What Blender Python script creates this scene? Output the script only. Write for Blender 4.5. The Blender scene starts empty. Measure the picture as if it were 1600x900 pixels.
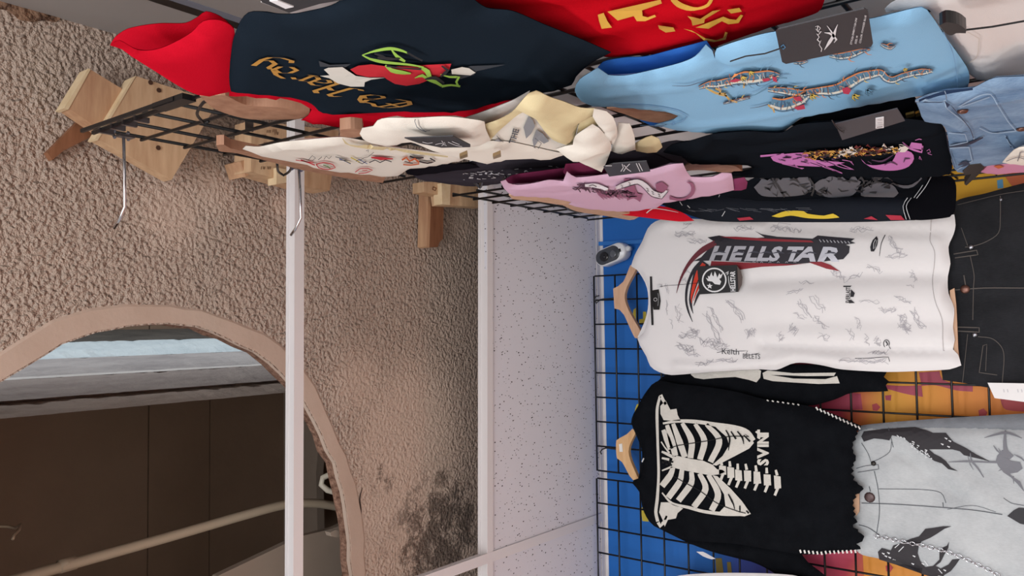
import bpy, math, random
import numpy as np
from mathutils import Matrix, Vector
from mathutils.geometry import delaunay_2d_cdt

random.seed(7); rng = np.random.RandomState(7)
SC = bpy.context.scene
COL = SC.collection

# ------------------------------------------------------------------ camera, world, lamps, exposure
# metres; X to the right along the back wall, Y into the shop, Z up. The phone was held sideways and tilted up.
CR = np.array([[-0.012671, 0.611864, -0.790862], [-0.998903, 0.027916, 0.037602], [0.045085, 0.790470, 0.610839]])
CC = np.array([-0.146954, -2.138667, 1.55])
CF = 1234.918
cam = bpy.data.cameras.new('camera'); cam_o = bpy.data.objects.new('camera', cam); COL.objects.link(cam_o)
M3 = Matrix((CR[0], -CR[1], -CR[2])).transposed()
cam_o.matrix_world = Matrix.Translation(CC) @ M3.to_4x4()
cam.sensor_fit = 'HORIZONTAL'; cam.sensor_width = 36; cam.lens = CF / 1600 * 36; cam.clip_start = .02
SC.camera = cam_o

W = bpy.data.worlds.new('world'); SC.world = W; W.use_nodes = True
bg = W.node_tree.nodes['Background']; bg.inputs['Color'].default_value = (1, .97, .95, 1); bg.inputs['Strength'].default_value = .40

def area(name, loc, rot, sx, sy, power, col):
    l = bpy.data.lights.new(name, 'AREA'); l.shape = 'RECTANGLE'; l.size = sx; l.size_y = sy; l.energy = power; l.color = col
    o = bpy.data.objects.new(name, l); COL.objects.link(o); o.location = loc; o.rotation_euler = rot
    return o
area('ceiling_lamp', (-1.35, -2.7, 2.8), (0, 0, 0), .6, .6, 26, (1, .97, .95))
area('ceiling_lamp', (-.2, -3.4, 2.8), (0, 0, 0), .6, .6, 30, (1, .97, .95))
area('ceiling_lamp', (-1.9, -1.2, 2.8), (0, 0, 0), .6, .6, 16, (1, .97, .95))
# added fill lamp behind the camera, raking the slab; no window is known there
area('rear_fill_lamp', (-.4, -5.2, 1.35), (math.radians(90), 0, 0), 2.6, 1.8, 120, (.95, .97, 1))
# daylight leaking into the void above the ceiling
area('void_daylight', (.06, -1.2, 3.56), (0, math.radians(128), 0), .06, 1.6, 2.0, (.88, .95, 1))
SC.view_settings.view_transform = 'Standard'; SC.view_settings.look = 'None'
SC.view_settings.gamma = 1; SC.view_settings.use_curve_mapping = False
SC.view_settings.exposure = 0.15

# ------------------------------------------------------------------ materials
def lin(c):
    if isinstance(c, str): c = [int(c[i:i + 2], 16) / 255 for i in (0, 2, 4)]
    return tuple(x / 12.92 if x <= .04045 else ((x + .055) / 1.055) ** 2.4 for x in c[:3]) + (1,)
class NT:
    def __init__(s, name, rough=.8, metal=0, spec=.5):
        s.m = bpy.data.materials.new(name); s.m.use_nodes = True; s.t = s.m.node_tree
        s.b = s.t.nodes['Principled BSDF']
        s.b.inputs['Roughness'].default_value = rough; s.b.inputs['Metallic'].default_value = metal
        s.b.inputs['Specular IOR Level'].default_value = spec
    def n(s, typ, **kw):
        o = s.t.nodes.new(typ)
        for k, v in kw.items():
            if k in o.inputs.keys(): o.inputs[k].default_value = v
            else: setattr(o, k, v)
        return o
    def l(s, a, b): s.t.links.new(a, b)
    def coord(s, scale=(1, 1, 1), rot=(0, 0, 0)):
        g = s.n('ShaderNodeNewGeometry'); mp = s.n('ShaderNodeMapping')
        mp.inputs['Scale'].default_value = scale; mp.inputs['Rotation'].default_value = rot
        s.l(g.outputs['Position'], mp.inputs['Vector']); return mp.outputs['Vector']
    def noise(s, vec, scale, detail=3, rough=.5):
        o = s.n('ShaderNodeTexNoise'); o.inputs['Scale'].default_value = scale; o.inputs['Detail'].default_value = detail
        o.inputs['Roughness'].default_value = rough; s.l(vec, o.inputs['Vector']); return o.outputs['Fac']
    def ramp(s, fac, stops, interp='LINEAR'):
        o = s.n('ShaderNodeValToRGB'); o.color_ramp.interpolation = interp; e = o.color_ramp.elements
        while len(e) < len(stops): e.new(.5)
        for i, (p, c) in enumerate(stops): e[i].position = p; e[i].color = c if len(c) == 4 else lin(c)
        s.l(fac, o.inputs['Fac']); return o.outputs['Color']
    def math(s, op, a, b=None, c=None, clamp=False):
        o = s.n('ShaderNodeMath', operation=op); o.use_clamp = clamp
        for i, v in enumerate((a, b, c)):
            if v is None: continue
            if isinstance(v, (int, float)): o.inputs[i].default_value = v
            else: s.l(v, o.inputs[i])
        return o.outputs[0]
    def mix(s, fac, a, b):
        o = s.n('ShaderNodeMix', data_type='RGBA')
        for i, v in ((0, fac), (6, a), (7, b)):
            if isinstance(v, (int, float)): o.inputs[i].default_value = v
            elif isinstance(v, tuple): o.inputs[i].default_value = v
            else: s.l(v, o.inputs[i])
        return o.outputs[2]
    def bump(s, h, strength, dist):
        o = s.n('ShaderNodeBump'); o.inputs['Strength'].default_value = strength; o.inputs['Distance'].default_value = dist
        s.l(h, o.inputs['Height']); s.l(o.outputs[0], s.b.inputs['Normal'])
    def col(s, c):
        if isinstance(c, tuple): s.b.inputs['Base Color'].default_value = c
        else: s.l(c, s.b.inputs['Base Color'])
_mc = {}
def plain(c, rough=.7, metal=0, spec=.5):
    k = (c, rough, metal, spec)
    if k not in _mc:
        t = NT('paint_' + c, rough, metal, spec); t.col(lin(c)); _mc[k] = t.m
    return _mc[k]
def cloth(c, var=.12, rough=.92, weave=1.0, sheen=0, scale=5):
    k = ('cloth', c, var, rough)
    if k in _mc: return _mc[k]
    t = NT('cloth_' + c, rough, 0, 0); v = t.coord()
    a = lin(c); b = tuple(min(1, x * (1 - var)) for x in a[:3]) + (1,)
    t.col(t.mix(t.noise(v, scale, 4), b, a))
    t.b.inputs['Sheen Weight'].default_value = sheen; t.b.inputs['Sheen Roughness'].default_value = .5
    t.bump(t.noise(v, 700, 2), .18 * weave, .001)
    _mc[k] = t.m; return t.m
def denim(c1, c2, name, scale=14, weave=600):
    t = NT(name, .88, 0, .2); v = t.coord()
    f = t.math('ADD', t.math('MULTIPLY', t.noise(v, scale, 5, .62), .75), t.math('MULTIPLY', t.noise(t.coord((1, 1, .2)), weave, 2), .25))
    t.col(t.ramp(f, [(.3, c1), (.68, c2)])); t.bump(t.noise(v, weave, 2), .3, .001); return t.m
def wood(c1, c2, name, scale=(9, 60, 60)):
    t = NT(name, .6, 0, .3); v = t.coord(scale)
    f = t.noise(v, 1, 5, .6); t.col(t.ramp(f, [(.3, c1), (.7, c2)])); t.bump(f, .1, .002); return t.m
BLACKM = plain('0b0b0e', .38, 0, .5)
CHROME = plain('d8d8dc', .12, 1)
STEEL = plain('8a8a90', .3, 1)
WHITEP = plain('e4dfdf', .45)
PINE = wood('c09a78', 'dab994', 'pine_wood'); PINE2 = wood('b08466', 'cca582', 'pine_wood_dark'); PINEE = wood('d8bd94', 'e6d0ac', 'pine_end', (40, 40, 40))
BROWNW = wood('7a4f36', '94664a', 'stained_wood'); HANGW = wood('c69b7c', 'd9b294', 'beech_hanger'); HANGD = wood('9a6f58', 'b48a70', 'walnut_hanger')
HANGY = wood('cfa070', 'e2bb8c', 'maple_hanger')

# ------------------------------------------------------------------ geometry helpers
def rayd(px):
    px = np.asarray(px, float)
    q = np.stack([(px[..., 0] - 800) / CF, (px[..., 1] - 450) / CF, np.ones(px.shape[:-1])], -1)
    return q @ CR
def hit(px, ax, val):
    d = rayd(px); t = (val - CC[ax]) / d[..., ax]
    return CC + t[..., None] * d
WL = {}
def wl(o): return np.array(WL.get(o.name, (0, 0, 0))) if o else np.zeros(3)
class MB:
    def __init__(s): s.v = []; s.f = []; s.nv = 0
    def add(s, V, F):
        V = np.asarray(V, float).reshape(-1, 3); s.v.append(V); b = s.nv
        s.f += [tuple(int(i) + b for i in f) for f in F]; s.nv += len(V)
    def box(s, c, h, R=None):
        h = np.asarray(h, float); P = np.array([[x, y, z] for x in (-1, 1) for y in (-1, 1) for z in (-1, 1)]) * h
        if R is not None: P = P @ np.asarray(R).T
        s.add(P + np.asarray(c), [(0, 1, 3, 2), (4, 6, 7, 5), (0, 4, 5, 1), (2, 3, 7, 6), (0, 2, 6, 4), (1, 5, 7, 3)])
    def box2(s, a, b): a = np.array(a, float); b = np.array(b, float); s.box((a + b) / 2, np.abs(b - a) / 2)
    def tube(s, P, r, n=8, caps=True):
        P = np.asarray(P, float); k = len(P); rr = np.broadcast_to(r, (k,))
        T = np.gradient(P, axis=0); T /= np.linalg.norm(T, axis=1)[:, None] + 1e-12
        up = np.array([0, 0, 1.]) if abs(T[0][2]) < .9 else np.array([1., 0, 0])
        N = np.cross(T[0], up); N /= np.linalg.norm(N); V = []
        for i in range(k):
            N = N - T[i] * (N @ T[i]); N /= np.linalg.norm(N) + 1e-12; B = np.cross(T[i], N)
            for j in range(n):
                a = 2 * math.pi * j / n; V.append(P[i] + rr[i] * (math.cos(a) * N + math.sin(a) * B))
        F = [(i * n + j, i * n + (j + 1) % n, (i + 1) * n + (j + 1) % n, (i + 1) * n + j) for i in range(k - 1) for j in range(n)]
        if caps: F += [tuple(range(n))[::-1], tuple((k - 1) * n + j for j in range(n))]
        s.add(V, F)
    def prism(s, pts, ax, val, depth):
        # polygon on the plane axis=val, extruded away by depth
        P = hit(np.array(pts, float), ax, val); n = len(P)
        Q = P.copy(); Q[:, ax] += depth
        F = cdt_faces(P[:, [a for a in range(3) if a != ax]])
        s.add(np.vstack([P, Q]), F + [tuple(i + n for i in f[::-1]) for f in F] + [(i, (i + 1) % n, (i + 1) % n + n, i + n) for i in range(n)])
    def mesh(s, name, off=(0, 0, 0)):
        me = bpy.data.meshes.new(name); V = np.vstack(s.v) - np.asarray(off)
        me.from_pydata(V.tolist(), [], s.f); me.update(); return me
    def build(s, name, mat, parent=None, smooth=False, loc=None):
        L = np.array(loc, float) if loc is not None else (wl(parent) if parent else np.zeros(3))
        me = s.mesh(name, L); me.materials.append(mat)
        if smooth: me.polygons.foreach_set('use_smooth', [True] * len(me.polygons))
        o = bpy.data.objects.new(name, me); COL.objects.link(o)
        if parent: o.parent = parent; o.location = L - wl(parent)
        else: o.location = L
        if any(k in name for k in ('print', 'stitch', 'lettering', 'signature', 'script', 'lines', 'seam', 'stamp', 'shade', 'links', 'rib_cage', 'arm_bones', 'fray', 'highlight', 'flame', 'small_logo')): o['kind'] = 'stuff'
        WL[o.name] = tuple(L); return o
    # printing and sewing on cloth
    def poly(s, surf, pts, lift=.002, smooth=False, res=.012):
        V, F = surf.tri(pts, res, smooth); s.add(surf.on(V, lift), F)
    def rib(s, surf, pts, w, lift=.002, nib=None, smooth=True, step=5):
        pts = np.array(pts, float)
        if smooth and len(pts) > 2: pts = catmull(pts, False, step)
        k = len(pts)
        w = np.interp(np.linspace(0, 1, k), np.linspace(0, 1, len(w)), w) if hasattr(w, '__len__') else np.full(k, float(w))
        if nib is None:
            T = np.gradient(pts, axis=0); T /= np.linalg.norm(T, axis=1)[:, None] + 1e-9; N = np.stack([-T[:, 1], T[:, 0]], 1)
        else: N = np.tile(np.array(nib, float), (k, 1))
        A = pts + N * w[:, None] / 2; B = pts - N * w[:, None] / 2
        s.add(surf.hit(np.vstack([A, B]), lift), [(i, i + 1, k + i + 1, k + i) for i in range(k - 1)])
    def text(s, surf, txt, o, r, u, lift=.0025, bold=0, spacing=1):
        V, F = font(txt, bold, spacing)
        if len(V): s.add(surf.hit(np.array(o) + V[:, :1] * np.array(r) + V[:, 1:2] * np.array(u), lift), F)
_fc = {}
def font(txt, bold=0, spacing=1):
    k = (txt, bold, spacing)
    if k not in _fc:
        c = bpy.data.curves.new('t', 'FONT'); c.body = txt; c.size = 1; c.resolution_u = 2; c.offset = bold; c.space_character = spacing
        o = bpy.data.objects.new('t', c); COL.objects.link(o)
        dg = bpy.context.evaluated_depsgraph_get(); me = o.evaluated_get(dg).to_mesh()
        V = np.array([v.co[:2] for v in me.vertices]).reshape(-1, 2); F = [tuple(p.vertices) for p in me.polygons]
        o.evaluated_get(dg).to_mesh_clear(); bpy.data.objects.remove(o); bpy.data.curves.remove(c); _fc[k] = (V, F)
    return _fc[k]
def catmull(P, closed=True, step=5, sharp=.45):
    P = np.asarray(P, float); n = len(P); out = []
    T = np.zeros_like(P); S = np.zeros(n, bool)
    for i in range(n):
        a = P[(i - 1) % n] if closed or i > 0 else P[i]; b = P[(i + 1) % n] if closed or i < n - 1 else P[i]
        T[i] = (b - a) / 2
        d1 = P[i] - a; d2 = b - P[i]; c = (d1 @ d2) / (np.linalg.norm(d1) * np.linalg.norm(d2) + 1e-9)
        S[i] = c < sharp
    for i in range(n if closed else n - 1):
        j = (i + 1) % n; p, q = P[i], P[j]; L = np.linalg.norm(q - p); m = max(1, int(L / step))
        def tan(k, o):
            t = T[k]; l = np.linalg.norm(t) + 1e-9
            return (q - p) * .9 if S[k] else t * min(1, L / l)
        t0, t1 = tan(i, j), tan(j, i)
        for k in range(m):
            t = k / m; t2, t3 = t * t, t ** 3
            out.append((2 * t3 - 3 * t2 + 1) * p + (t3 - 2 * t2 + t) * t0 + (-2 * t3 + 3 * t2) * q + (t3 - t2) * t1)
    if not closed: out.append(P[-1])
    return np.array(out)
def inside(P, Q):
    x, y = P[:, 0][:, None], P[:, 1][:, None]; A = Q; B = np.roll(Q, -1, 0)
    c = ((A[:, 1] > y) != (B[:, 1] > y)) & (x < (B[:, 0] - A[:, 0]) * (y - A[:, 1]) / (B[:, 1] - A[:, 1] + 1e-12) + A[:, 0])
    return c.sum(1) % 2 == 1
def segdist(P, A, B):
    d = B - A; L = (d * d).sum(1) + 1e-12
    t = np.clip(((P[:, None] - A) * d).sum(2) / L, 0, 1)
    return np.sqrt((((A + t[..., None] * d) - P[:, None]) ** 2).sum(2)).min(1)
def cdt_faces(P2):
    n = len(P2); s = np.abs(P2).max() + 1e-9
    r = delaunay_2d_cdt([Vector(p) for p in P2], [], [list(range(n))], 1, 1e-7)
    return [tuple(r[3][i][0] for i in f) for f in r[2]] if all(r[3]) else [tuple(range(n))]
class Surf:
    """a hanging cloth: a vertical plane with puffed edges, folds and drape towards the room"""
    def __init__(s, ax, val, outline=None, th=.01, ew=.03, folds=(), waves=(), smooth=True, bulge=0):
        s.ax = ax; s.val = val; s.th = th; s.ew = ew; s.uvax = [a for a in range(3) if a != ax]; s.waves = waves; s.bulge = bulge; s.out = None; s.folds = []
        if outline is not None:
            p = catmull(np.array(outline, float), True, 7) if smooth else np.array(outline, float)
            s.px = p; s.out = hit(p, ax, val)[:, s.uvax]
        for pts, amp, w in folds:
            q = hit(catmull(np.array(pts, float), False, 20), ax, val)[:, s.uvax]; s.folds.append((q, amp, w))
    def disp(s, uv):
        d = np.zeros(len(uv))
        if s.out is None: e = 1
        else:
            dist = np.zeros(len(uv))
            for i in range(0, len(uv), 2000): dist[i:i + 2000] = segdist(uv[i:i + 2000], s.out, np.roll(s.out, -1, 0))
            t = np.clip(dist / s.ew, 0, 1); e = np.sqrt(np.clip(1 - (1 - t) ** 2, 0, 1)); d += s.th * (.7 if s.ax == 0 else 1) * e
            if s.bulge: d += s.bulge * np.clip(dist / .15, 0, 1) ** .7
        for q, amp, w in s.folds:
            a = segdist(uv, q[:-1], q[1:]); d += amp * np.exp(-(a / w) ** 2) * e
        for amp, kx, ky, ph in s.waves: d += amp * np.sin(kx * uv[:, 0] + ky * uv[:, 1] + ph) * e
        return d
    def on(s, uv, lift=0):
        P = np.zeros((len(uv), 3)); P[:, s.uvax] = uv; P[:, s.ax] = s.val - s.disp(uv) - lift; return P
    def hit(s, px, lift=0):
        px = np.asarray(px, float); uv = hit(px, s.ax, s.val)[:, s.uvax]
        d = rayd(px)
        for k in range(5):
            v = s.val - s.disp(uv) - lift; t = (v - CC[s.ax]) / d[:, s.ax]
            new = (CC + t[:, None] * d)[:, s.uvax]; uv = uv + (new - uv) * .8
        P = np.zeros((len(uv), 3)); P[:, s.uvax] = uv; P[:, s.ax] = s.val - s.disp(uv) - lift; return P
    def tri(s, pts, res=.012, smooth=True, direct=False):
        px = catmull(np.array(pts, float), True, 5) if smooth else np.array(pts, float)
        B = (hit(px, s.ax, s.val) if direct else s.hit(px))[:, s.uvax]
        return mesh2d(B, res)
    def panel(s, name, mat, parent, res=.013, back=.5):
        V, F = mesh2d(s.out, res); m = MB(); m.add(s.on(V), F)
        d = np.zeros(len(V)); t = np.clip(segdist(V, s.out, np.roll(s.out, -1, 0)) / s.ew, 0, 1); e = np.sqrt(np.clip(1 - (1 - t) ** 2, 0, 1))
        Q = np.zeros((len(V), 3)); Q[:, s.uvax] = V; Q[:, s.ax] = s.val + s.th * back * e + .0005
        m.add(Q, [f[::-1] for f in F]); return m.build(name, mat, parent, True)
def mesh2d(B, res):
    n = len(B); lo, hi = B.min(0), B.max(0)
    gx = np.arange(lo[0] + res / 2, hi[0], res); gy = np.arange(lo[1] + res / 2, hi[1], res * .87)
    G = np.array([(x + (.5 * res if j % 2 else 0), y) for j, y in enumerate(gy) for x in gx]).reshape(-1, 2)
    if len(G):
        G = G[inside(G, B)]
    if len(G):
        G = G[segdist(G, B, np.roll(B, -1, 0)) > res * .45]
    P = np.vstack([B, G]) if len(G) else B
    r = delaunay_2d_cdt([Vector(p) for p in P], [], [list(range(n))], 1, 1e-6)
    return np.array([tuple(v) for v in r[0]]), [tuple(f) for f in r[2]]

def thing(name, label, cat, loc, group=None):
    o = bpy.data.objects.new(name, None); COL.objects.link(o); o.empty_display_size = .05
    o.location = loc; WL[o.name] = tuple(loc); o['label'] = label; o['category'] = cat
    if group: o['group'] = group
    return o
def tag(o, label, cat, group=None):
    o['label'] = label; o['category'] = cat
    if group: o['group'] = group
    return o
def struct(o, label=None, cat=None):
    o['kind'] = 'structure'
    if label: o['label'] = label
    if cat: o['category'] = cat
    return o
def copy_part(o, loc, parent):
    c = o.copy(); COL.objects.link(c); c.parent = parent; c.location = loc; return c
#SETTING
# ------------------------------------------------------------------ the room shell
ZS = 3.06; ZC = 2.884; WX = .43; WY = .06
def mural():
    t = NT('mural_paint', .5, 0, .4); g = t.n('ShaderNodeNewGeometry'); sp = t.n('ShaderNodeSeparateXYZ'); t.l(g.outputs['Position'], sp.inputs[0])
    v = t.coord(); z = t.math('ADD', sp.outputs['Z'], t.math('MULTIPLY', t.math('SUBTRACT', t.noise(v, 6, 3), .5), .12))
    f = t.math('SUBTRACT', z, 1.6)
    t.col(t.ramp(f, [(0, 'd9702a'), (.28, 'e08a22'), (.43, 'dc9a24'), (.50, 'd06a38'), (.56, 'b83a50'), (.64, 'c24a68'), (.71, '8a6a30'), (.76, '3a3a88'), (.83, '3c4fa0'), (.90, '1d68b8'), (1, '1b66b6')]))
    return t.m
m = MB(); m.box2((-2.6, WY, 0), (WX + .05, WY + .06, 3.0)); wb = struct(m.build('wall_back', mural()))
flat = Surf(1, WY)
for c, nm, ps in [('c8b43a', 'yellow', [[(999, 506), (1010, 506), (1010, 487), (1005, 487), (1005, 498), (999, 499)], [(989, 499), (994, 499), (994, 481), (990, 484)],
                  [(1002, 795), (1006, 790), (1014, 815), (1004, 814)], [(990, 650), (995, 632), (999, 630), (996, 650)]]),
              ('8c7a30', 'olive', [[(1118, 872), (1128, 872), (1132, 905), (1120, 905)], [(1136, 878), (1142, 878), (1145, 905), (1138, 905)]]),
              ('a8304c', 'crimson', [[(1360, 600), (1410, 603), (1440, 602), (1442, 620), (1418, 616), (1395, 610)], [(1436, 582), (1468, 580), (1472, 592), (1486, 598), (1520, 603), (1520, 612), (1495, 610), (1462, 602), (1440, 603)],
                  [(1383, 618), (1393, 617), (1392, 626), (1384, 625)], [(1229, 605), (1345, 615), (1348, 640), (1240, 640)]]),
              ('b03038', 'red', [[(1363, 632), (1370, 630), (1376, 636), (1371, 642), (1364, 641)], [(1529, 641), (1537, 638), (1543, 644), (1540, 651), (1530, 650)], [(1562, 620), (1660, 612), (1660, 645), (1572, 640)], [(1384, 884), (1391, 881), (1396, 887), (1391, 894), (1385, 892)]]),
              ('d88a20', 'orange', [[(1348, 866), (1480, 862), (1500, 930), (1352, 930)]]),
              ('e8b21c', 'golden', [[(1470, 262), (1660, 240), (1660, 330), (1470, 330)]]),
              ('d06a3a', 'salmon', [[(1565, 268), (1660, 262), (1660, 300), (1590, 296)]]),
              ('5aa8d8', 'sky blue', [[(1558, 282), (1567, 280), (1568, 294), (1559, 295)]])]:
    m = MB()
    for p in ps: m.poly(flat, p, .0012 if nm not in ('sky blue', 'salmon', 'red') else .0024, True, .1)
    o = m.build('mural_patch', plain(c, .5), wb); o['label'] = nm + ' mural paint'
m = MB()
m.prism([(931, 378), (1010, 374), (1010, 380), (931, 384)], 1, WY - .012, .012); m.build('batten', plain('2c74c0', .4), wb)

m = MB(); m.box2((WX, -6, 0), (WX + .06, WY, 4.2))
t = NT('wall_grey', .7); t.col(t.mix(t.noise(t.coord(), 3, 3), lin('d2cecc'), lin('dcd8d6'))); wr = struct(m.build('wall_right', t.m))
m = MB(); m.box2((.23, -1.6, 0), (WX, -.62, 2.33)); m.box2((.23, -.62, 0), (WX, WY, 2.855)); struct(m.build('wall_right', plain('e6e4e4', .6)))
m = MB(); m.box2((WX - .012, -3.5, 2.2), (WX, -.95, ZS)); t = NT('soffit_grey', .6); t.col(lin('9e9a98')); struct(m.build('trim_7', t.m))
m = MB(); m.box2((-3.2, -6, -.06), (WX, WY, 0)); t = NT('floor_tile', .5); t.col(t.mix(t.noise(t.coord(), 4), lin('b4aea8'), lin('ccc6c0'))); struct(m.build('floor', t.m))

# stucco slab with the round hole
hole_px = [(0, 601), (48, 569), (100, 538), (150, 521), (200, 511), (265, 507), (330, 519), (400, 552), (440, 583), (460, 604), (482, 642), (503, 681), (522, 725), (535, 770), (542, 810), (546, 850), (549, 900)]
hp = hit(np.array(hole_px, float), 2, ZS)[:, :2]
hc = np.array([-.66, -1.35]); a0 = math.atan2(*(hp[0] - hc)[::-1]); a1 = math.atan2(*(hp[-1] - hc)[::-1])
aa = np.linspace(a1, a0 + 2 * math.pi, 40)[1:-1]; r0, r1 = np.linalg.norm(hp[-1] - hc), np.linalg.norm(hp[0] - hc)
arc = np.array([hc + np.array([math.cos(a), math.sin(a)]) * np.interp(i, [0, len(aa)], [r0, r1]) for i, a in enumerate(aa)])
hpoly = catmull(np.vstack([hp, arc]), True, .03)
hpoly += rng.normal(0, .0016, hpoly.shape)
def slab_mat():
    t = NT('stucco', .55, 0, .4); v = t.coord(); g = t.n('ShaderNodeNewGeometry')
    def blob(p, r0, r1):
        d = t.n('ShaderNodeVectorMath', operation='DISTANCE'); t.l(g.outputs['Position'], d.inputs[0]); d.inputs[1].default_value = p
        mr = t.n('ShaderNodeMapRange'); mr.inputs[1].default_value = r0; mr.inputs[2].default_value = r1; mr.inputs[3].default_value = 1; mr.inputs[4].default_value = 0
        mr.interpolation_type = 'SMOOTHSTEP'; t.l(d.outputs['Value'], mr.inputs[0]); return mr.outputs[0]
    def at(x, y): return tuple(hit(np.array([[x, y]], float), 2, ZS)[0])
    sm = blob(at(640, 690), .12, .3); 
    for q, a, b in [((270, 330), .02, .12), ((330, 300), .01, .1), ((720, 350), .02, .075), ((440, 320), .01, .05), ((610, 800), .1, .25), ((560, 600), .02, .15)]:
        sm = t.math('MAXIMUM', sm, blob(at(*q), a, b))
    vo = t.n('ShaderNodeTexVoronoi'); vo.feature = 'SMOOTH_F1'; vo.inputs['Scale'].default_value = 118
    dn = t.n('ShaderNodeVectorMath', operation='ADD'); nz = t.n('ShaderNodeTexNoise'); nz.inputs['Scale'].default_value = 30
    t.l(v, nz.inputs['Vector']); sc = t.n('ShaderNodeVectorMath', operation='SCALE'); sc.inputs['Scale'].default_value = .02
    t.l(nz.outputs['Color'], sc.inputs[0]); t.l(v, dn.inputs[0]); t.l(sc.outputs[0], dn.inputs[1]); t.l(dn.outputs[0], vo.inputs['Vector'])
    h = t.math('ADD', t.math('MULTIPLY', vo.outputs['Distance'], -1.0), t.math('MULTIPLY', t.noise(v, 160, 3, .6), .8))
    amp = t.math('SUBTRACT', 1, t.math('MULTIPLY', sm, .72))
    h = t.math('MULTIPLY', h, amp)
    t.bump(h, 1, .017)
    base = t.mix(t.noise(v, 2.5, 3), lin('c4ac9b'), lin('d3beae'))
    # mould speckle where the leak was
    mk = t.math('MAXIMUM', blob(at(690, 840), .03, .30), t.math('MULTIPLY', blob(at(600, 745), .0, .07), .9))
    mk = t.math('MAXIMUM', mk, t.math('MULTIPLY', blob(at(690, 750), .0, .08), .9))
    n1 = t.math('MULTIPLY', t.noise(v, 110, 6, .85), t.noise(v, 16, 4))
    sp = t.math('MULTIPLY', t.math('SUBTRACT', t.math('ADD', n1, t.math('MULTIPLY', mk, .14)), .31), 14, clamp=True)
    sp = t.math('MULTIPLY', sp, t.math('MULTIPLY', mk, 1.6, clamp=True), clamp=True)
    t.col(t.mix(t.math('MULTIPLY', sp, .75), base, lin('3d2d22')))
    return t.m
STUC = slab_mat()
def slab():
    m = MB(); lo = (-2.6, -3.0); hi = (WX, WY); B = np.array([lo, (hi[0], lo[1]), hi, (lo[0], hi[1])])
    P = np.vstack([B, hpoly]); n = len(hpoly)
    r = delaunay_2d_cdt([Vector(p) for p in P], [(i, (i + 1) % 4) for i in range(4)] + [(4 + i, 4 + (i + 1) % n) for i in range(n)], [], 0, 1e-6)
    V = np.array([tuple(v) for v in r[0]]); F = [f for f in r[2] if not inside(V[list(f)].mean(0)[None], hpoly)[0]]
    m.add(np.c_[V, np.full(len(V), ZS)], [tuple(f[::-1]) for f in F]); m.add(np.c_[V, np.full(len(V), ZS + .028)], [tuple(f) for f in F])
    return m.build('ceiling', STUC)
ceil = struct(slab())
t = NT('plaster_rim', .8); t.col(t.mix(t.noise(t.coord(), 14, 4), lin('bca493'), lin('cbb5a5'))); t.bump(t.noise(t.coord(), 60, 4), .3, .003)
n = len(hpoly); N = np.roll(hpoly, -1, 0) - np.roll(hpoly, 1, 0); N = np.stack([N[:, 1], -N[:, 0]], 1); N /= np.linalg.norm(N, axis=1)[:, None]
if ((hpoly + N * .01 - hc) ** 2).sum() < ((hpoly - hc) ** 2).sum(): N = -N
rw = .045 + .006 * np.sin(np.arange(n) * .5) + rng.normal(0, .001, n)
rings = [(hpoly, ZS + .012), (hpoly + N * .003, ZS - .001), (hpoly + N * (rw * .85)[:, None], ZS - .0022), (hpoly + N * rw[:, None], ZS + .001)]
m = MB(); m.add(np.vstack([np.c_[a, np.full(n, z)] for a, z in rings]), [(k * n + i, k * n + (i + 1) % n, (k + 1) * n + (i + 1) % n, (k + 1) * n + i) for k in range(3) for i in range(n)])
m.build('hole_rim', t.m, ceil)
t = NT('broken_edge', .9); t.col(t.ramp(t.noise(t.coord(), 90, 5, .7), [(.35, '5a3a2c'), (.65, 'a07c68')])); t.bump(t.noise(t.coord(), 120, 3), .8, .005)
hj = hpoly - N * np.abs(rng.normal(.002, .0025, n))[:, None]
m = MB(); m.add(np.vstack([np.c_[hpoly, np.full(n, ZS + .012)], np.c_[hj, np.full(n, ZS + .034)]]), [(i, (i + 1) % n, n + (i + 1) % n, n + i) for i in range(n)])
m.build('broken_edge', t.m, ceil)
# chipped plaster by the right wall
t2 = NT('chipped_plaster', .9); t2.col(t2.ramp(t2.noise(t2.coord(), 45, 5, .7), [(.35, '4a3226'), (.6, '96745c')])); t2.bump(t2.noise(t2.coord(), 60, 4), 1, .02)
m = MB(); m.prism([(-20, -20), (45, -4), (62, 2), (84, 9), (100, 18), (97, 27), (88, 34), (70, 31), (52, 34), (30, 30), (14, 16), (-20, 10)], 2, ZS - .003, .003); m.build('chipped_plaster', t2.m, ceil)
sl = Surf(2, ZS)
class Flat2:   # marks lying on the slab
    def hit(s, px, lift=0): return hit(np.asarray(px, float), 2, ZS - .0015)
m = MB(); m.rib(Flat2(), [(566, 762), (562, 780), (564, 800), (560, 830), (559, 850)], [1, 2.5, 1.5, 2, .5]); m.build('crack', plain('2e2018'), ceil)

# suspended grid: inverted tees, ceiling tiles
def tee(name, a, b, w=.024, mat=WHITEP):
    a = np.array(a, float); b = np.array(b, float); d = (b - a) / np.linalg.norm(b - a); s = np.array([-d[1], d[0], 0]) * w / 2; z = np.array([0, 0, 1.])
    m = MB()
    def bar(o, hw, z0, z1):
        q = s / np.linalg.norm(s) * hw
        P = [a - q + o, a + q + o, b + q + o, b - q + o]; V = [p + z * z0 for p in P] + [p + z * z1 for p in P]
        m.add(V, [(3, 2, 1, 0), (4, 5, 6, 7)] + [(i, (i + 1) % 4, (i + 1) % 4 + 4, i + 4) for i in range(4)])
    bar(0, w / 2, 0, .002); bar(0, .0015, .002, .032); bar(0, .003, .032, .04)
    return m.build(name, mat)
Y1 = hit(np.array([[766., 600]]), 2, ZC)[0][1]; Y2 = hit(np.array([[467., 600]]), 2, ZC)[0][1]
XC = hit(np.array([[850., 838]]), 2, ZC)[0][0]
def xat(px, py): return hit(np.array([[px, py]], float), 2, ZC)[0]
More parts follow.
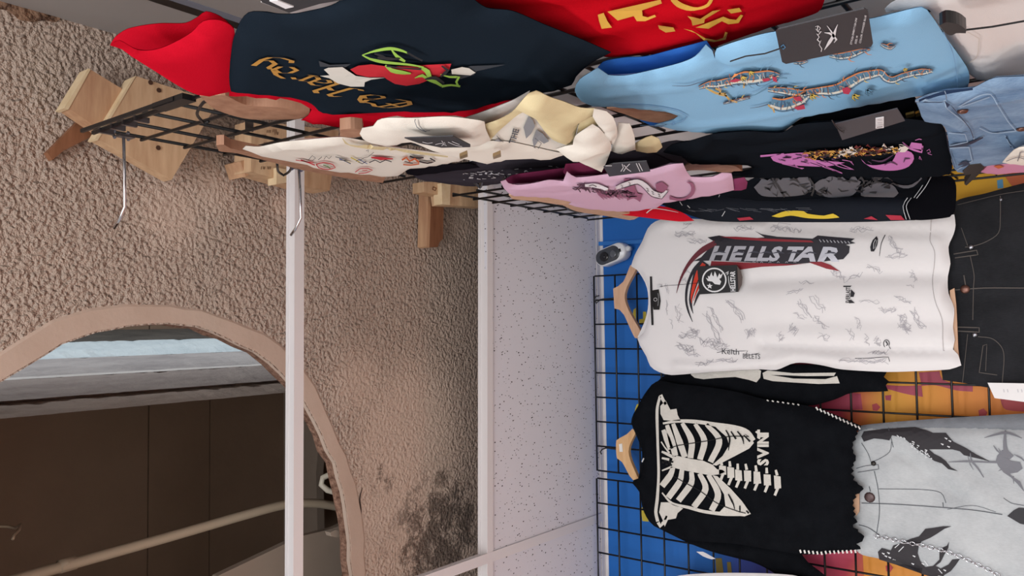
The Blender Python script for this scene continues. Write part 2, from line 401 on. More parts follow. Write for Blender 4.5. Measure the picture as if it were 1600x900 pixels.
pa, pb = xat(766, 330), xat(766, 880); sl1 = (pb[1] - pa[1]) / (pb[0] - pa[0])
struct(tee('trim_1', (-1.6, Y1 + sl1 * (-1.6 - xat(766, 600)[0]), ZC), (WX, Y1 + sl1 * (WX - xat(766, 600)[0]), ZC)))
pa, pb = xat(468, 300), xat(466, 880); sl2 = (pb[1] - pa[1]) / (pb[0] - pa[0])
struct(tee('trim_2', (-1.6, Y2 + sl2 * (-1.6 - xat(467, 600)[0]), ZC), (WX, Y2 + sl2 * (WX - xat(467, 600)[0]), ZC)))
pa, pb = xat(932, 811), xat(730, 884)
d = (pb - pa) / (pb[1] - pa[1]); struct(tee('trim_3', pa + d * (Y2 - pa[1]) - np.array([0, 0, .0006]), pa + d * (WY - .01 - pa[1]) - np.array([0, 0, .0006]), .026))
m = MB(); m.box2((-1.6, WY - .024, ZC), (WX, WY, ZC + .002)); m.box2((-1.6, WY - .002, ZC - .010), (WX, WY, ZC + .002)); struct(m.build('trim_4', WHITEP))
RX = WX - .013; rz = [hit(np.array([[x, 0.]]), 0, RX)[0] for x in (230, 264, 290)]
m = MB(); m.box2((RX, -2.4, rz[1][2]), (RX + .01, -.3, rz[0][2])); struct(m.build('trim_5', plain('101014', .35)))
m = MB(); m.box2((RX, -2.4, rz[2][2]), (RX + .008, -.3, rz[1][2])); struct(m.build('trim_6', plain('8a93a6', .35, .3)))
def tile_mat():
    t = NT('mineral_tile', .9, 0, .2); v = t.coord()
    vo = t.n('ShaderNodeTexVoronoi'); vo.inputs['Scale'].default_value = 150; 
    mp = t.coord((1, .62, 1), (0, 0, .5)); t.l(mp, vo.inputs['Vector'])
    rnd = t.n('ShaderNodeSeparateColor'); t.l(vo.outputs['Color'], rnd.inputs[0])
    rad = t.math('MULTIPLY', t.math('SUBTRACT', rnd.outputs[0], .30), .40)
    dot = t.math('LESS_THAN', t.math('MULTIPLY_ADD', t.noise(v, 260, 2), .2, t.math('SUBTRACT', vo.outputs['Distance'], .1)), rad)
    base = t.mix(t.noise(v, 3, 3), lin('dcdae0'), lin('e6e4ea'))
    t.col(t.mix(dot, base, lin('4c4848'))); t.bump(t.math('MULTIPLY_ADD', dot, -1, t.math('MULTIPLY', t.noise(v, 240, 2), .12)), .6, .003); return t.m
TILE = tile_mat()
m = MB()
for xa, xb in ((XC + .004, XC + 1.2), (XC - 1.0, XC - .004)):
    m = MB(); m.box2((xa, Y1 + .004, ZC + .004), (min(xb, WX - .001), WY - .002, ZC + .019)); m.build('ceiling_tile', TILE, ceil)

# void above the hole: deck boards, stepped concrete beam, end wall
t = NT('void_brown', .85); t.col(t.mix(t.noise(t.coord(), 5, 4), lin('76604f'), lin('8e7662'))); t.bump(t.noise(t.coord(), 25, 4), .2, .01); VB = t.m
m = MB(); m.box2((-2.6, -3.0, 4.15), (WX + .06, WY + .06, 4.2)); m.box2((-2.66, -3.0, ZS), (-2.6, WY + .06, 4.2)); m.box2((-2.6, -3.06, ZS), (WX + .06, -3.0, 4.2)); m.box2((-2.6, WY, ZS), (WX + .06, WY + .06, 4.2)); struct(m.build('wall_void', VB))
def vpt(x, y, z): return hit(np.array([[x, y]], float), 2, z)[0]
ZD = 3.9; ja, jb = vpt(232, 750, ZD)[1], vpt(328, 750, ZD)[1]
deck = thing('roof_deck', 'brown painted boards of the roof deck seen through the round ceiling hole', 'deck', (-.9, -1.2, ZD))
for ya, yb in ((-2.99, ja - .002), (ja + .002, jb - .002), (jb + .002, WY - .01)):
    m = MB(); m.box2((-2.59, ya, ZD + rng.uniform(0, .004)), (WX, yb, ZD + .03)); m.build('board', VB, deck)
prof = [(516, 3.88), (532, 3.76), (545, 3.71), (556, 3.69), (571, 3.60), (580, 3.565), (583, 3.545), (612, 3.43), (616, 3.44), (622, 3.41), (636, 3.35)]
pr = [vpt(200, y, z)[[0, 2]] for y, z in prof]; pr.append(np.array([pr[-1][0] - .01, ZD - .001])); pr.append(np.array([pr[0][0] + .05, ZD - .001]))
beam = thing('concrete_beam', 'chipped pale concrete beam running behind the upper rim of the ceiling hole', 'beam', (-.3, -1.2, 3.6))
def concrete(a, b, name):
    t = NT(name, .85); v = t.coord(); t.col(t.ramp(t.noise(t.coord((4, 1, 4)), 7, 6, .65), [(.3, a), (.6, b)])); t.bump(t.noise(v, 40, 5, .65), .6, .012); return t.m
ys = np.arange(-2.99, WY - .02, .02)
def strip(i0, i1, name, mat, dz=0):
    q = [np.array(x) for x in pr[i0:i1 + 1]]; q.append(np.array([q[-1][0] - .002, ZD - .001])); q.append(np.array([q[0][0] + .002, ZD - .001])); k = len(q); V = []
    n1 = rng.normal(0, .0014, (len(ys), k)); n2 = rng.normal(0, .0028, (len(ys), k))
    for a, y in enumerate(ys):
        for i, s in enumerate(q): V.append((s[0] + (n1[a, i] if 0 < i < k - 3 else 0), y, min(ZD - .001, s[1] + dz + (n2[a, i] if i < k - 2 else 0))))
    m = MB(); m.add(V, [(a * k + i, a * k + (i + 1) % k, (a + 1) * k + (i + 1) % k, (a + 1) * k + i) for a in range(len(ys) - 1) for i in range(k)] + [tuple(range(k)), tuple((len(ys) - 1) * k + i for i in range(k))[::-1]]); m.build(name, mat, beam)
strip(0, 1, 'dark_top', concrete('4c4844', '66605a', 'dark_concrete')); strip(1, 3, 'pale_ledge', concrete('ccd8de', 'e0eaee', 'ledge_concrete')); strip(3, 5, 'upper_face', concrete('a8a0a0', 'c4bcba', 'face_concrete')); strip(5, 6, 'mortar_line', concrete('e0d8d2', 'efe8e4', 'mortar'), -.002)  # tones set per band: pale blue-white ledge, dark top and groove
strip(6, 7, 'lower_face', concrete('9a8c88', 'b4a6a0', 'lower_concrete')); strip(7, 8, 'groove', concrete('4e3e36', '6c564a', 'groove_concrete'), .004); strip(8, 10, 'soffit_lip', concrete('a08c80', 'b8a498', 'lip_concrete'))
t = NT('lump_plaster', .85); t.col(lin('b09a88'))
m = MB(); m.prism([(430, 600), (498, 645), (492, 660), (497, 700), (494, 740), (496, 830), (330, 900), (425, 760)], 1, -.42, .03); t = NT('void_pillar', .85); t.col(t.mix(t.noise(t.coord(), 9, 4), lin('8d7c6e'), lin('a29283')))
tag(m.build('plaster_pier', t.m), 'pale plastered pier behind the far edge of the ceiling hole', 'pier')
m = MB(); m.prism([(340, 900), (420, 862), (470, 838), (520, 826), (545, 815), (560, 960), (300, 960)], 2, 3.30, .02)
tag(m.build('duct_board', t.m), 'pale flat board lying inside the ceiling hole near its left edge', 'board')
# pipes
PIPE = plain('b9a892', .5)
P = [vpt(-40, 925, 3.44), vpt(60, 896, 3.44), vpt(250, 843, 3.42), vpt(400, 800, 3.40), vpt(450, 788, 3.40), vpt(500, 787, 3.40), vpt(545, 796, 3.40)]
pp = thing('conduit_pipe', 'long beige conduit pipe crossing the dark void above the ceiling hole', 'pipe', P[2])
m = MB(); m.tube(catmull(np.array(P), False, .03), .0125, 10); m.build('pipe', PIPE, pp, True)
m = MB(); a, b = vpt(92, 886, 3.44), vpt(118, 879, 3.44); m.tube([a, (a + b) / 2, b], .0155, 10); m.build('coupling', PIPE, pp, True)
m = MB(); P = [vpt(545, 738, 3.25), vpt(520, 739, 3.27), vpt(504, 747, 3.28), vpt(502, 757, 3.28), vpt(512, 766, 3.27), vpt(545, 773, 3.25)]
m.tube(catmull(np.array(P), False, .02), .008, 10); tag(m.build('bent_hose', plain('c9bfae', .5), None, True, P[2]), 'short pale hose bent into a loop beside the broken hole edge', 'hose')
m = MB(); P = [vpt(-15, 822, 3.6), vpt(12, 823, 3.6), vpt(24, 825, 3.58), vpt(32, 820, 3.55), vpt(30, 828, 3.52), vpt(22, 836, 3.5), vpt(20, 842, 3.48)]
m.tube(catmull(np.array(P), False, .02), .0035, 6); tag(m.build('hanging_wire', PIPE, None, True, P[2]), 'bit of hooked wire hanging at the left end inside the ceiling hole', 'wire')
m = MB(); m.prism([(516, 832), (524, 828), (536, 830), (537, 838), (526, 840), (518, 838)], 2, ZS + .05, .02); tag(m.build('plaster_lump', t.m), 'lump of broken plaster resting on the far hole edge', 'rubble')
#GARMENTS
# ------------------------------------------------------------------ gridwall panels
S = .0762
def gridwall(label, o, du, n, h, r=.0028, off=None, extra=None):
    # o: top corner, du: unit vector along the panel, n cells wide, h cells high
    o = np.array(o, float); du = np.array(du, float); nrm = np.cross(du, [0, 0, 1.]); off = np.array(off if off is not None else nrm)
    t = thing('gridwall_panel', label, 'panel', o - np.array([0, 0, h * S]) + du * n * S / 2, 'black wire gridwall panels')
    mv = MB(); mv.tube([(0, 0, 0), (0, 0, -h * S)], r, 6); vm = mv.mesh('wire_upright'); vm.materials.append(BLACKM)
    mh = MB(); mh.tube([np.zeros(3), du * n * S], r, 6); hm = mh.mesh('wire_cross'); hm.materials.append(BLACKM)
    for me in (vm, hm): me.polygons.foreach_set('use_smooth', [True] * len(me.polygons))
    for i in range(n + 1):
        w = bpy.data.objects.new('wire', vm); COL.objects.link(w); w.parent = t; w.location = o + du * i * S - wl(t)
    for j in range(h + 1):
        w = bpy.data.objects.new('wire', hm); COL.objects.link(w); w.parent = t; w.location = o - np.array([0, 0, j * S]) + off * (r * 1.9) - wl(t)
    return t
GT = 2.870873
gb1 = gridwall('black wire gridwall on the blue wall behind the white printed tee', (0, 0, GT), (-1, 0, 0), 8, 24, off=(0, -1, 0))
gb2 = gridwall('black wire gridwall on the blue wall beyond the skeleton sweater', (-8 * S - .0235, -.004, GT), (-1, 0, 0), 8, 24, off=(0, -1, 0))
PX = .165
gr1 = gridwall('near gridwall on the right wall with chrome hooks along its top', (PX, -1.562, 2.828), (0, 1, 0), 8, 24, off=(1, 0, 0))
gr2 = gridwall('far gridwall on the right wall nearest the ceiling tiles', (PX, -.715, 2.828), (0, 1, 0), 8, 24, off=(1, 0, 0))
# flat end channel of the near panel
m = MB(); a = hit(np.array([[166., 200]]), 0, PX - .006)[0]
for dy in (-.014, .003): m.box((PX, -1.562 + dy, 2.70), (.0028, .0022, .138))
o = m.build('end_channel', BLACKM, gr1)
m = MB(); m.box((PX, -1.567, 2.58), (.004, .010, .04)); m.build('end_channel', BLACKM, gr1)
for z in (2.80, 2.762, 2.726, 2.69): m = MB(); m.box((PX - .003, -1.556, z), (.004, .011, .003)); m.build('weld_pin', STEEL, gr1)
def strap(pts, x, label):
    m = MB(); m.prism(pts, 0, x, .006); return tag(m.build('steel_strap', plain('141418', .4)), label, 'strap')
strap([(382, 148), (397, 150), (396, 206), (383, 205)], PX + .012, 'short black steel strap upright behind the near gridwall wires')
# chrome display hooks
def hook(px, label, L=.115):
    p = hit(np.array([px], float), 0, PX - .004)[0]
    t = thing('display_hook', label, 'hook', p, 'chrome display hooks')
    m = MB(); m.tube([p, p + (-L * .5, 0, -.004), p + (-L, 0, -.006), p + (-L - .018, -.002, .006), p + (-L - .032, -.004, .02)], .0026, 8); m.build('arm', CHROME, t, True)
    m = MB(); m.box(p + (-.001, 0, -.006), (.002, .012, .008)); m.tube([p + (-.003, -.011, .006), p + (.004, -.011, .012), p + (.01, -.011, .006)], .0028, 6); m.tube([p + (-.003, .011, .006), p + (.004, .011, .012), p + (.01, .011, .006)], .0028, 6)
    m.build('back_plate', STEEL, t)
hook((193, 213), 'nearer chrome display hook, at the end of the near gridwall')
hook((467, 263), 'farther chrome display hook, over the white ceiling tee', .098)

# ------------------------------------------------------------------ timber blocks under the slab
def block(name, label, parts, loc_px, z):
    t = thing(name, label, 'bracket', hit(np.array([loc_px], float), 2, z)[0], 'timber ceiling brackets')
    for nm, pts, zz, h, mt in parts:
        m = MB(); m.prism(pts, 2, zz, h); m.build(nm, mt, t)
    return t
b1 = block('timber_bracket', 'largest pine bracket beside the red shirt sleeve', [
    ('board', [(213, 119), (340, 160), (292, 241), (268, 281), (195, 240), (153, 217)], 2.985, .03, PINE),
    ('end_grain', [(207, 121), (213, 118), (153, 219), (149, 217)], 2.984, .03, PINEE),
    ('small_board', [(142, 109), (196, 142), (158, 204), (107, 169)], 3.0, .035, PINE2),
    ('end_grain', [(138, 107), (142, 108), (107, 171), (100, 169)], 2.999, .035, PINEE),
    ('batten', [(74, 238), (128, 184), (160, 205), (100, 235), (82, 250)], ZS - .016, .016, BROWNW)], (220, 190), 2.985)
for q in ((235, 129), (248, 141), (247, 231)):
    m = MB(); p = hit(np.array([q], float), 2, 2.9845)[0]; m.tube([p, p + (0, 0, -.0015)], .0045, 10); m.build('screw_hole', plain('4a2e1e'), b1)
b2 = block('timber_bracket', 'stamped pine bracket passing above the far white ceiling tee', [
    ('board', [(393, 188), (530, 204), (515, 298), (470, 290), (392, 268)], 2.965, .06, PINE),
    ('stub', [(432, 262), (458, 266), (456, 284), (432, 288)], 2.955, .03, PINEE),
    ('end_block', [(376, 252), (394, 246), (394, 270), (384, 276)], 2.99, .06, PINE2)], (450, 240), 2.965)
class Flat3:
    def __init__(s, z): s.z = z
    def hit(s, px, lift=0): return hit(np.asarray(px, float), 2, s.z)
m = MB()
for x, y in ((410, 212), (418, 205), (430, 208), (413, 224), (409, 262), (418, 262), (427, 204)):
    for k in range(3): m.rib(Flat3(2.9642), [(x + k * 2.4, y - 2), (x + k * 2.4 + rng.uniform(-1, 1), y + 2.5)], 1, smooth=False)
m.build('ink_stamp', plain('6a4a34'), b2)
b3 = block('timber_bracket', 'pine bracket with a long brown stick next to the ceiling tiles', [
    ('board', [(662, 284), (757, 288), (756, 324), (692, 320), (690, 305), (662, 300)], 2.97, .04, PINE),
    ('cheek', [(690, 286), (704, 286), (703, 320), (691, 319)], 2.955, .03, PINEE),
    ('stick', [(673, 300), (694, 300), (692, 373), (687, 378), (684, 386), (669, 386)], 3.02, .035, BROWNW),
    ('end_grain', [(669, 300), (674, 300), (671, 387), (667, 385)], 3.019, .035, PINE2)], (710, 305), 2.97)
m = MB(); m.rib(Flat3(2.969), [(677, 292), (682, 294), (680, 298), (676, 296), (677, 292)], 1.5); m.build('knot', plain('7a4a2c'), b3)

# ------------------------------------------------------------------ hangers
def hanger(label, ax, val, pts, depth, mat, hook_px=None, top=None, cat_group='wooden clothes hangers'):
    p0 = hit(np.array([pts[0]], float), ax, val)[0]
    t = thing('clothes_hanger', label, 'hanger', p0, cat_group)
    m = MB(); m.prism(catmull(np.array(pts, float), True, 6), ax, val, depth); m.build('shoulder_bar', mat, t)
    if top:
        m = MB(); m.prism(top, ax, val - .001, depth); m.build('bevel', mat, t)
    if hook_px:
        P = hit(np.array(hook_px, float), ax, val + depth / 2); m = MB(); m.tube(catmull(P, False, .008), .0021, 8); m.build('hook', BLACKM, t, True)
    return t
BY = -.03
hanger('pale wooden hanger holding the white printed tee', 1, -.052, [(985, 414), (994, 420), (976, 466), (1003, 522), (1000, 529), (992, 528), (975, 492), (968, 484), (960, 482), (958, 451), (966, 447), (974, 440)], .014, HANGW, [(959, 466), (948, 467), (938, 468), (932, 474), (929, 468), (931, 463), (936, 462)])
h2 = hanger('light yellowish wooden hanger holding the skeleton sweater', 1, -.052, [(988, 670), (994, 674), (982, 706), (996, 745), (999, 749), (990, 751), (984, 744), (972, 722), (964, 716), (963, 688), (969, 684), (980, 678)], .014, HANGY, [(963, 702), (955, 701), (947, 700), (941, 702), (938, 706), (940, 710)])
m = MB(); m.prism([(967, 694), (972, 693), (973, 706), (968, 706)], 1, -.0535, .001); m.build('size_sticker', plain('e8e4de'), h2)
hanger('walnut hanger in the neck of the red and black tee', 0, .128, [(312, 150), (338, 149), (352, 149), (385, 164), (440, 168), (484, 174), (482, 181), (466, 186), (400, 187), (372, 183), (335, 170)], .016, HANGD, [(330, 155), (318, 160), (308, 178), (318, 192), (326, 190)])
m0 = hanger('long walnut hanger under the cream graffiti tee', 0, .108, [(338, 227), (350, 226), (360, 232), (450, 250), (540, 266), (604, 274), (598, 286), (540, 278), (470, 265), (372, 240), (342, 236)], .014, HANGD, [(458, 255), (452, 268), (443, 274), (435, 268), (433, 256)])
hanger('brown hanger end beside the white shirt sleeve', 0, .088, [(531, 203), (548, 201), (566, 203), (568, 212), (549, 215), (531, 213)], .014, HANGD)
hanger('brown hanger in the neck of the light blue tee', 0, .126, [(948, 170), (975, 168), (1020, 174), (1060, 180), (1056, 187), (1030, 192), (1000, 187), (975, 178)], .014, HANGD)
hanger('tan hanger inside the neck of the pink tee', 0, .076, [(795, 305), (812, 304), (850, 306), (880, 311), (896, 317), (884, 321), (840, 315), (800, 311)], .012, HANGW, [(790, 296), (785, 284), (790, 276)])
hanger('tan hanger under the red shirt next to the blue wall', 0, .102, [(874, 318), (898, 318), (940, 324), (1000, 338), (991, 343), (984, 344), (950, 338), (900, 330)], .012, HANGW, [(905, 333), (897, 330), (888, 327), (884, 318)])
hanger('brown hanger in the neck of the black tee with tiger print', 0, .108, [(1068, 260), (1078, 256), (1110, 256), (1150, 260), (1160, 268), (1135, 270), (1100, 266), (1072, 266)], .012, HANGD)
hanger('pale hanger ends showing at the waist of the black jeans', 1, -.0905, [(1484, 454), (1491, 450), (1494, 478), (1496, 520), (1497, 545), (1499, 562), (1492, 562), (1488, 520)], .005, HANGW)
hanger('pale hanger showing at the waist of the light grey jeans', 1, -.082, [(1332, 770), (1342, 772), (1342, 800), (1338, 806), (1330, 790)], .006, HANGW)
#CLOTHES
# ------------------------------------------------------------------ garments on the right wall
def garment(name, label, cat, parts, group=None):
    s0 = parts[0][1]; c = s0.out.mean(0); L = np.zeros(3); L[s0.uvax] = c; L[s0.ax] = s0.val
    t = thing(name, label, cat, L, group)
    for nm, s, mt in parts: s.panel(nm, mt, t)
    return t
TR = 'tops hung along the right wall'
# red and black raglan tee
K = [((600, 60), (720, 90), (860, 110)), ((430, 60), (520, 80), (600, 130))]
edb = Surf(0, .115, [(365, 60), (376, 33), (388, 20), (405, 18), (440, 22), (470, 20), (530, 2), (545, -40), (700, -40), (735, -6), (760, 12), (800, 17), (850, 38), (905, 60), (955, 82), (922, 100), (900, 120), (893, 133), (840, 146), (790, 157), (720, 173), (640, 173), (505, 177), (485, 161), (440, 149), (361, 143), (357, 120), (361, 85)], .009, .03, [(K[0], .004, .03), (K[1], .003, .02), (((392, 25), (396, 45), (420, 60)), -.004, .008)])
edr = Surf(0, .117, [(172, 71), (186, 63), (215, 78), (245, 77), (275, 65), (300, 50), (318, 33), (345, 32), (366, 46), (364, 70), (366, 100), (367, 142), (330, 149), (308, 148), (280, 135), (240, 110), (205, 88), (190, 77)], .009, .03)
edk = Surf(0, .15, [(172, 71), (180, 58), (200, 45), (245, 37), (290, 36), (310, 26), (322, 18), (345, 26), (366, 44), (330, 62), (280, 85), (220, 92), (185, 74)], .006, .02)
edf = Surf(0, .125, [(358, 138), (420, 143), (470, 152), (520, 165), (640, 168), (720, 168), (810, 148), (806, 166), (760, 182), (700, 196), (640, 193), (560, 197), (520, 194), (470, 188), (482, 180), (487, 171), (470, 161), (430, 152), (395, 149), (358, 150)], .009, .015)
edl = Surf(0, .15, [(405, 146), (470, 156), (490, 168), (486, 176), (470, 174), (430, 166)], .004, .01)
RED = cloth('c8142a', .1); REDD = cloth('a80c20', .1); NAVY = cloth('1e2731', .12)
ed = garment('raglan_tee', 'black tee with red sleeves and gold blackletter print hanging highest by the ceiling', 'shirt', [('body', edb, NAVY), ('near_sleeve', edr, RED), ('sleeve_back', edk, RED), ('far_sleeve', edf, RED), ('neck_lining', edl, REDD)], TR)
GOLD = plain('b98738', .6)
GL = {'H': [[(.0, .82), (.1, .98), (.24, .9), (.26, .1), (.1, .0), (.02, .06)], [(.24, .46), (.42, .6), (.62, .48)], [(.5, 1.02), (.64, .9), (.66, .1), (.8, -.02)], [(.66, .12), (.5, -.12), (.36, -.14)]],
      'a': [[(.1, .58), (.28, .66), (.48, .54), (.48, .12), (.6, .02)], [(.48, .38), (.16, .3), (.1, .14), (.26, .0), (.46, .14)]], 'r': [[(.04, .58), (.2, .66), (.2, .1), (.08, .02)], [(.1, .02), (.3, .06)], [(.2, .5), (.38, .66), (.5, .54)]],
      'd': [[(.02, .98), (.3, .82), (.54, .5), (.52, .14), (.3, .0), (.08, .14), (.1, .46), (.3, .62), (.52, .46)]], 'y': [[(.06, .66), (.14, .56), (.12, .2), (.3, .02), (.46, .16)], [(.48, .66), (.48, .1), (.4, -.2), (.18, -.36), (-.1, -.28), (-.16, -.1)]],
      'E': [[(.66, .9), (.44, 1.0), (.18, .84), (.08, .5), (.14, .14), (.4, .0), (.68, .14)], [(.12, .5), (.5, .56)], [(.36, .96), (.34, .06)], [(.66, .9), (.9, 1.0), (1.0, .8), (.9, .7)]]}
class Plane0:   # lettering laid out flat on the chest, then draped over the cloth
    def __init__(s, surf): s.surf = surf
    def hit(s, q, lift=0): return s.surf.on(np.asarray(q, float), lift)
def letters(mb, surf, txt, anchors, size, rot):
    for ch, a, sz, ro in zip(txt, anchors, size, rot):
        c = surf.hit(np.array([a], float))[0][1:]
        for st in GL[ch]:
            q = (np.array(st) - (.3, .35)) * sz; cs, sn = math.cos(ro), math.sin(ro)
            q = np.stack([-(q[:, 0] * cs - q[:, 1] * sn), q[:, 0] * sn + q[:, 1] * cs], 1) + c
            mb.rib(Plane0(surf), q, sz * .13, nib=(-.75, .66), smooth=False)
m = MB(); letters(m, edb, 'ydraH', [(415, 97), (445, 107), (474, 118), (499, 126), (536, 137)], [.040, .039, .038, .039, .048], [.25, .16, .1, .06, .0])
letters(m, edb, 'dE', [(582, 149), (624, 160)], [.041, .046], [-.1, -.18]); m.build('gold_lettering', GOLD, ed)
m = MB(); m.poly(edb, [(500, 114), (515, 113), (506, 104), (513, 101), (535, 100), (545, 107), (556, 114), (578, 117), (602, 117), (580, 120), (570, 124), (569, 131), (548, 131), (528, 126), (515, 118)], .003); m.poly(edb, [(705, 104), (722, 100), (733, 102), (743, 109), (735, 113), (706, 111)], .003); m.build('white_print', plain('d8d4cc', .8), ed)
m = MB(); m.poly(edb, [(498, 92), (515, 98), (548, 97), (540, 102), (500, 101)], .002); m.poly(edb, [(735, 100), (790, 98), (745, 108), (740, 114), (715, 122), (700, 112)], .002); m.build('ghost_print', plain('333840', .9), ed)
m = MB(); m.poly(edb, [(547, 103), (560, 97), (580, 95), (610, 99), (640, 97), (705, 94), (702, 103), (692, 113), (672, 119), (655, 126), (635, 129), (617, 126), (605, 119), (600, 115), (575, 115), (557, 111)], .0035); m.build('red_heart', plain('c8182c', .8), ed)
m = MB()
for p, w in [([(566, 86), (578, 92), (600, 97), (640, 101), (662, 105)], [2, 5, 4, 3, 2]), ([(566, 86), (585, 80), (610, 76), (630, 80), (646, 88)], [1, 4, 5, 4, 1]), ([(612, 78), (620, 88), (633, 96)], [2, 6, 3]), ([(602, 102), (612, 110), (626, 113), (642, 115)], [3, 7, 6, 2]),
             ([(655, 104), (668, 112), (672, 122), (690, 134)], [3, 8, 6, 4]), ([(690, 135), (705, 133), (719, 135)], [4, 3, 3]), ([(716, 135), (713, 128), (717, 120), (702, 120), (688, 116)], [3, 4, 3, 3, 1]), ([(648, 122), (660, 118), (668, 124), (680, 130)], [1, 5, 4, 2])]: m.rib(edb, p, w, .0048)
m.build('green_script', plain('9ccc50', .7), ed)
m = MB()
for p, w in [([(590, 90), (610, 92), (625, 92)], [3, 5, 2]), ([(585, 84), (598, 88), (606, 92)], [2, 4, 2]), ([(604, 103), (625, 106), (658, 108)], [3, 2, 3]), ([(664, 124), (680, 122), (694, 130)], [2, 6, 3]), ([(636, 82), (650, 90), (660, 95)], 3), ([(690, 103), (700, 110), (688, 120)], [2, 6, 2])]: m.rib(edb, p, w, .0055)
m.build('black_outline', plain('14181e', .8), ed)

# red tee with gold strokes
rsf = [(((900, 45), (1000, 22), (1100, 2)), .004, .015), (((960, 75), (1060, 50), (1200, 20)), .004, .014), (((800, 10), (900, 5), (1000, -10)), -.004, .014)]
rs = Surf(0, .135, [(650, -40), (1300, -50), (1290, -6), (1278, 19), (1200, 44), (1080, 84), (1030, 84), (975, 86), (900, 84), (820, 60), (740, 20)], .008, .03, rsf)
red = garment('red_tee', 'red tee with broken gold lettering below the black raglan tee', 'shirt', [('body', rs, cloth('c4101f', .12))], TR)
m = MB()
for p in [[(934, 18), (943, 15), (949, 28), (956, 38), (940, 40), (936, 28)], [(949, 13), (1032, -6), (1034, 0), (1003, 11), (1004, 20), (1012, 22), (1023, 18), (1025, 21), (1008, 28), (995, 28), (990, 20), (965, 27)], [(1074, 20), (1085, 22), (1094, 24), (1113, 12), (1126, 10), (1101, 25), (1100, 31), (1082, 35), (1080, 26)],
          [(1087, 38), (1110, 29), (1130, 21), (1140, 25), (1150, 26), (1157, 18), (1161, 19), (1154, 31), (1138, 33), (1128, 28), (1107, 40)], [(1028, 34), (1034, 35), (1052, 38), (1055, 44), (1040, 46), (1030, 40)], [(1068, 40), (1081, 43), (1102, 55), (1119, 58), (1130, 54), (1133, 45), (1137, 46), (1134, 57), (1115, 61), (1100, 58), (1087, 47)], [(1136, 10), (1155, 7), (1159, 13), (1142, 16)]]: m.poly(rs, p, .003)
m.rib(rs, [(1049, -8), (1052, 0), (1064, 9), (1085, 14), (1106, 8), (1114, -8)], [7, 9, 8, 4, 5, 6], .003)
m.build('gold_lettering', plain('d6a43c', .6), red)

# hang tags
def hangtag(label, ax, val, pts, mat, string=None, extra=None, th=.0012):
    P = hit(np.array(pts, float), ax, val); t = thing('hang_tag', label, 'tag', P.mean(0), 'hang tags')
    m = MB(); m.prism(pts, ax, val, th); m.build('card', mat, t)
    if string:
        m = MB(); m.tube(catmull(hit(np.array(string, float), ax, val - .002), False, .01), .0007, 5); m.build('string', plain('16161a'), t)
    return t
CARD = plain('2b2b30', .55)
tg0 = hangtag('dark hang tag with white label behind the black raglan shoulder', 0, .112, [(396, -12), (520, -30), (536, 0), (500, 6), (452, 20), (410, 4)], CARD)
m = MB(); m.prism([(421, 2), (434, 1), (459, 11), (446, 14)], 0, .111, .001); m.build('barcode_label', plain('e6e6ea', .5), tg0)

# light blue tee with dragons
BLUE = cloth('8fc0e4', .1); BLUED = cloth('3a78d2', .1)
bls = Surf(0, .105, [(898, 141), (906, 124), (934, 106), (940, 110), (950, 117), (975, 118), (1003, 113), (1060, 99), (1086, 88), (1103, 70), (1113, 79), (1117, 92), (1120, 76), (1180, 56), (1213, 49), (1360, 29), (1440, 11), (1455, 24), (1475, 54), (1490, 75), (1510, 104), (1515, 120), (1512, 138), (1450, 145), (1380, 158), (1258, 181), (1240, 193), (1222, 206), (1180, 203), (1110, 206), (1062, 202), (1022, 196), (1032, 192), (1052, 187), (1060, 181), (1045, 175), (1015, 170), (975, 167), (925, 164), (908, 158)], .008, .02,
           [(((1112, 80), (1120, 96), (1140, 104)), -.007, .007), (((1125, 92), (1180, 78), (1210, 72)), .003, .01), (((950, 140), (1000, 135), (1060, 130)), .003, .012), (((1080, 190), (1180, 178), (1240, 165)), .003, .012), (((1480, 62), (1487, 95), (1492, 138)), -.002, .004)])
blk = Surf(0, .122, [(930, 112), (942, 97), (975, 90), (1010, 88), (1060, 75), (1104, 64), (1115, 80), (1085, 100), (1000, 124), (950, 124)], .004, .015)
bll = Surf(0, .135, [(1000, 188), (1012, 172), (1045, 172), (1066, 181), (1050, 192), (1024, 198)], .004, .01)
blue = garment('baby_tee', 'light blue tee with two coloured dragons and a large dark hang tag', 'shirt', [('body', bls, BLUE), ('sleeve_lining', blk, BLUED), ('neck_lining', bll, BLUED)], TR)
m = MB(); m.rib(bls, [(1000, 196), (1034, 196), (1066, 190), (1074, 182), (1058, 174), (1020, 167), (960, 164)], 1.2, .002); m.rib(bls, [(1474, 50), (1488, 80), (1494, 110), (1497, 140)], 1.2, .002); m.build('seam', plain('6f9cc4'), blue)
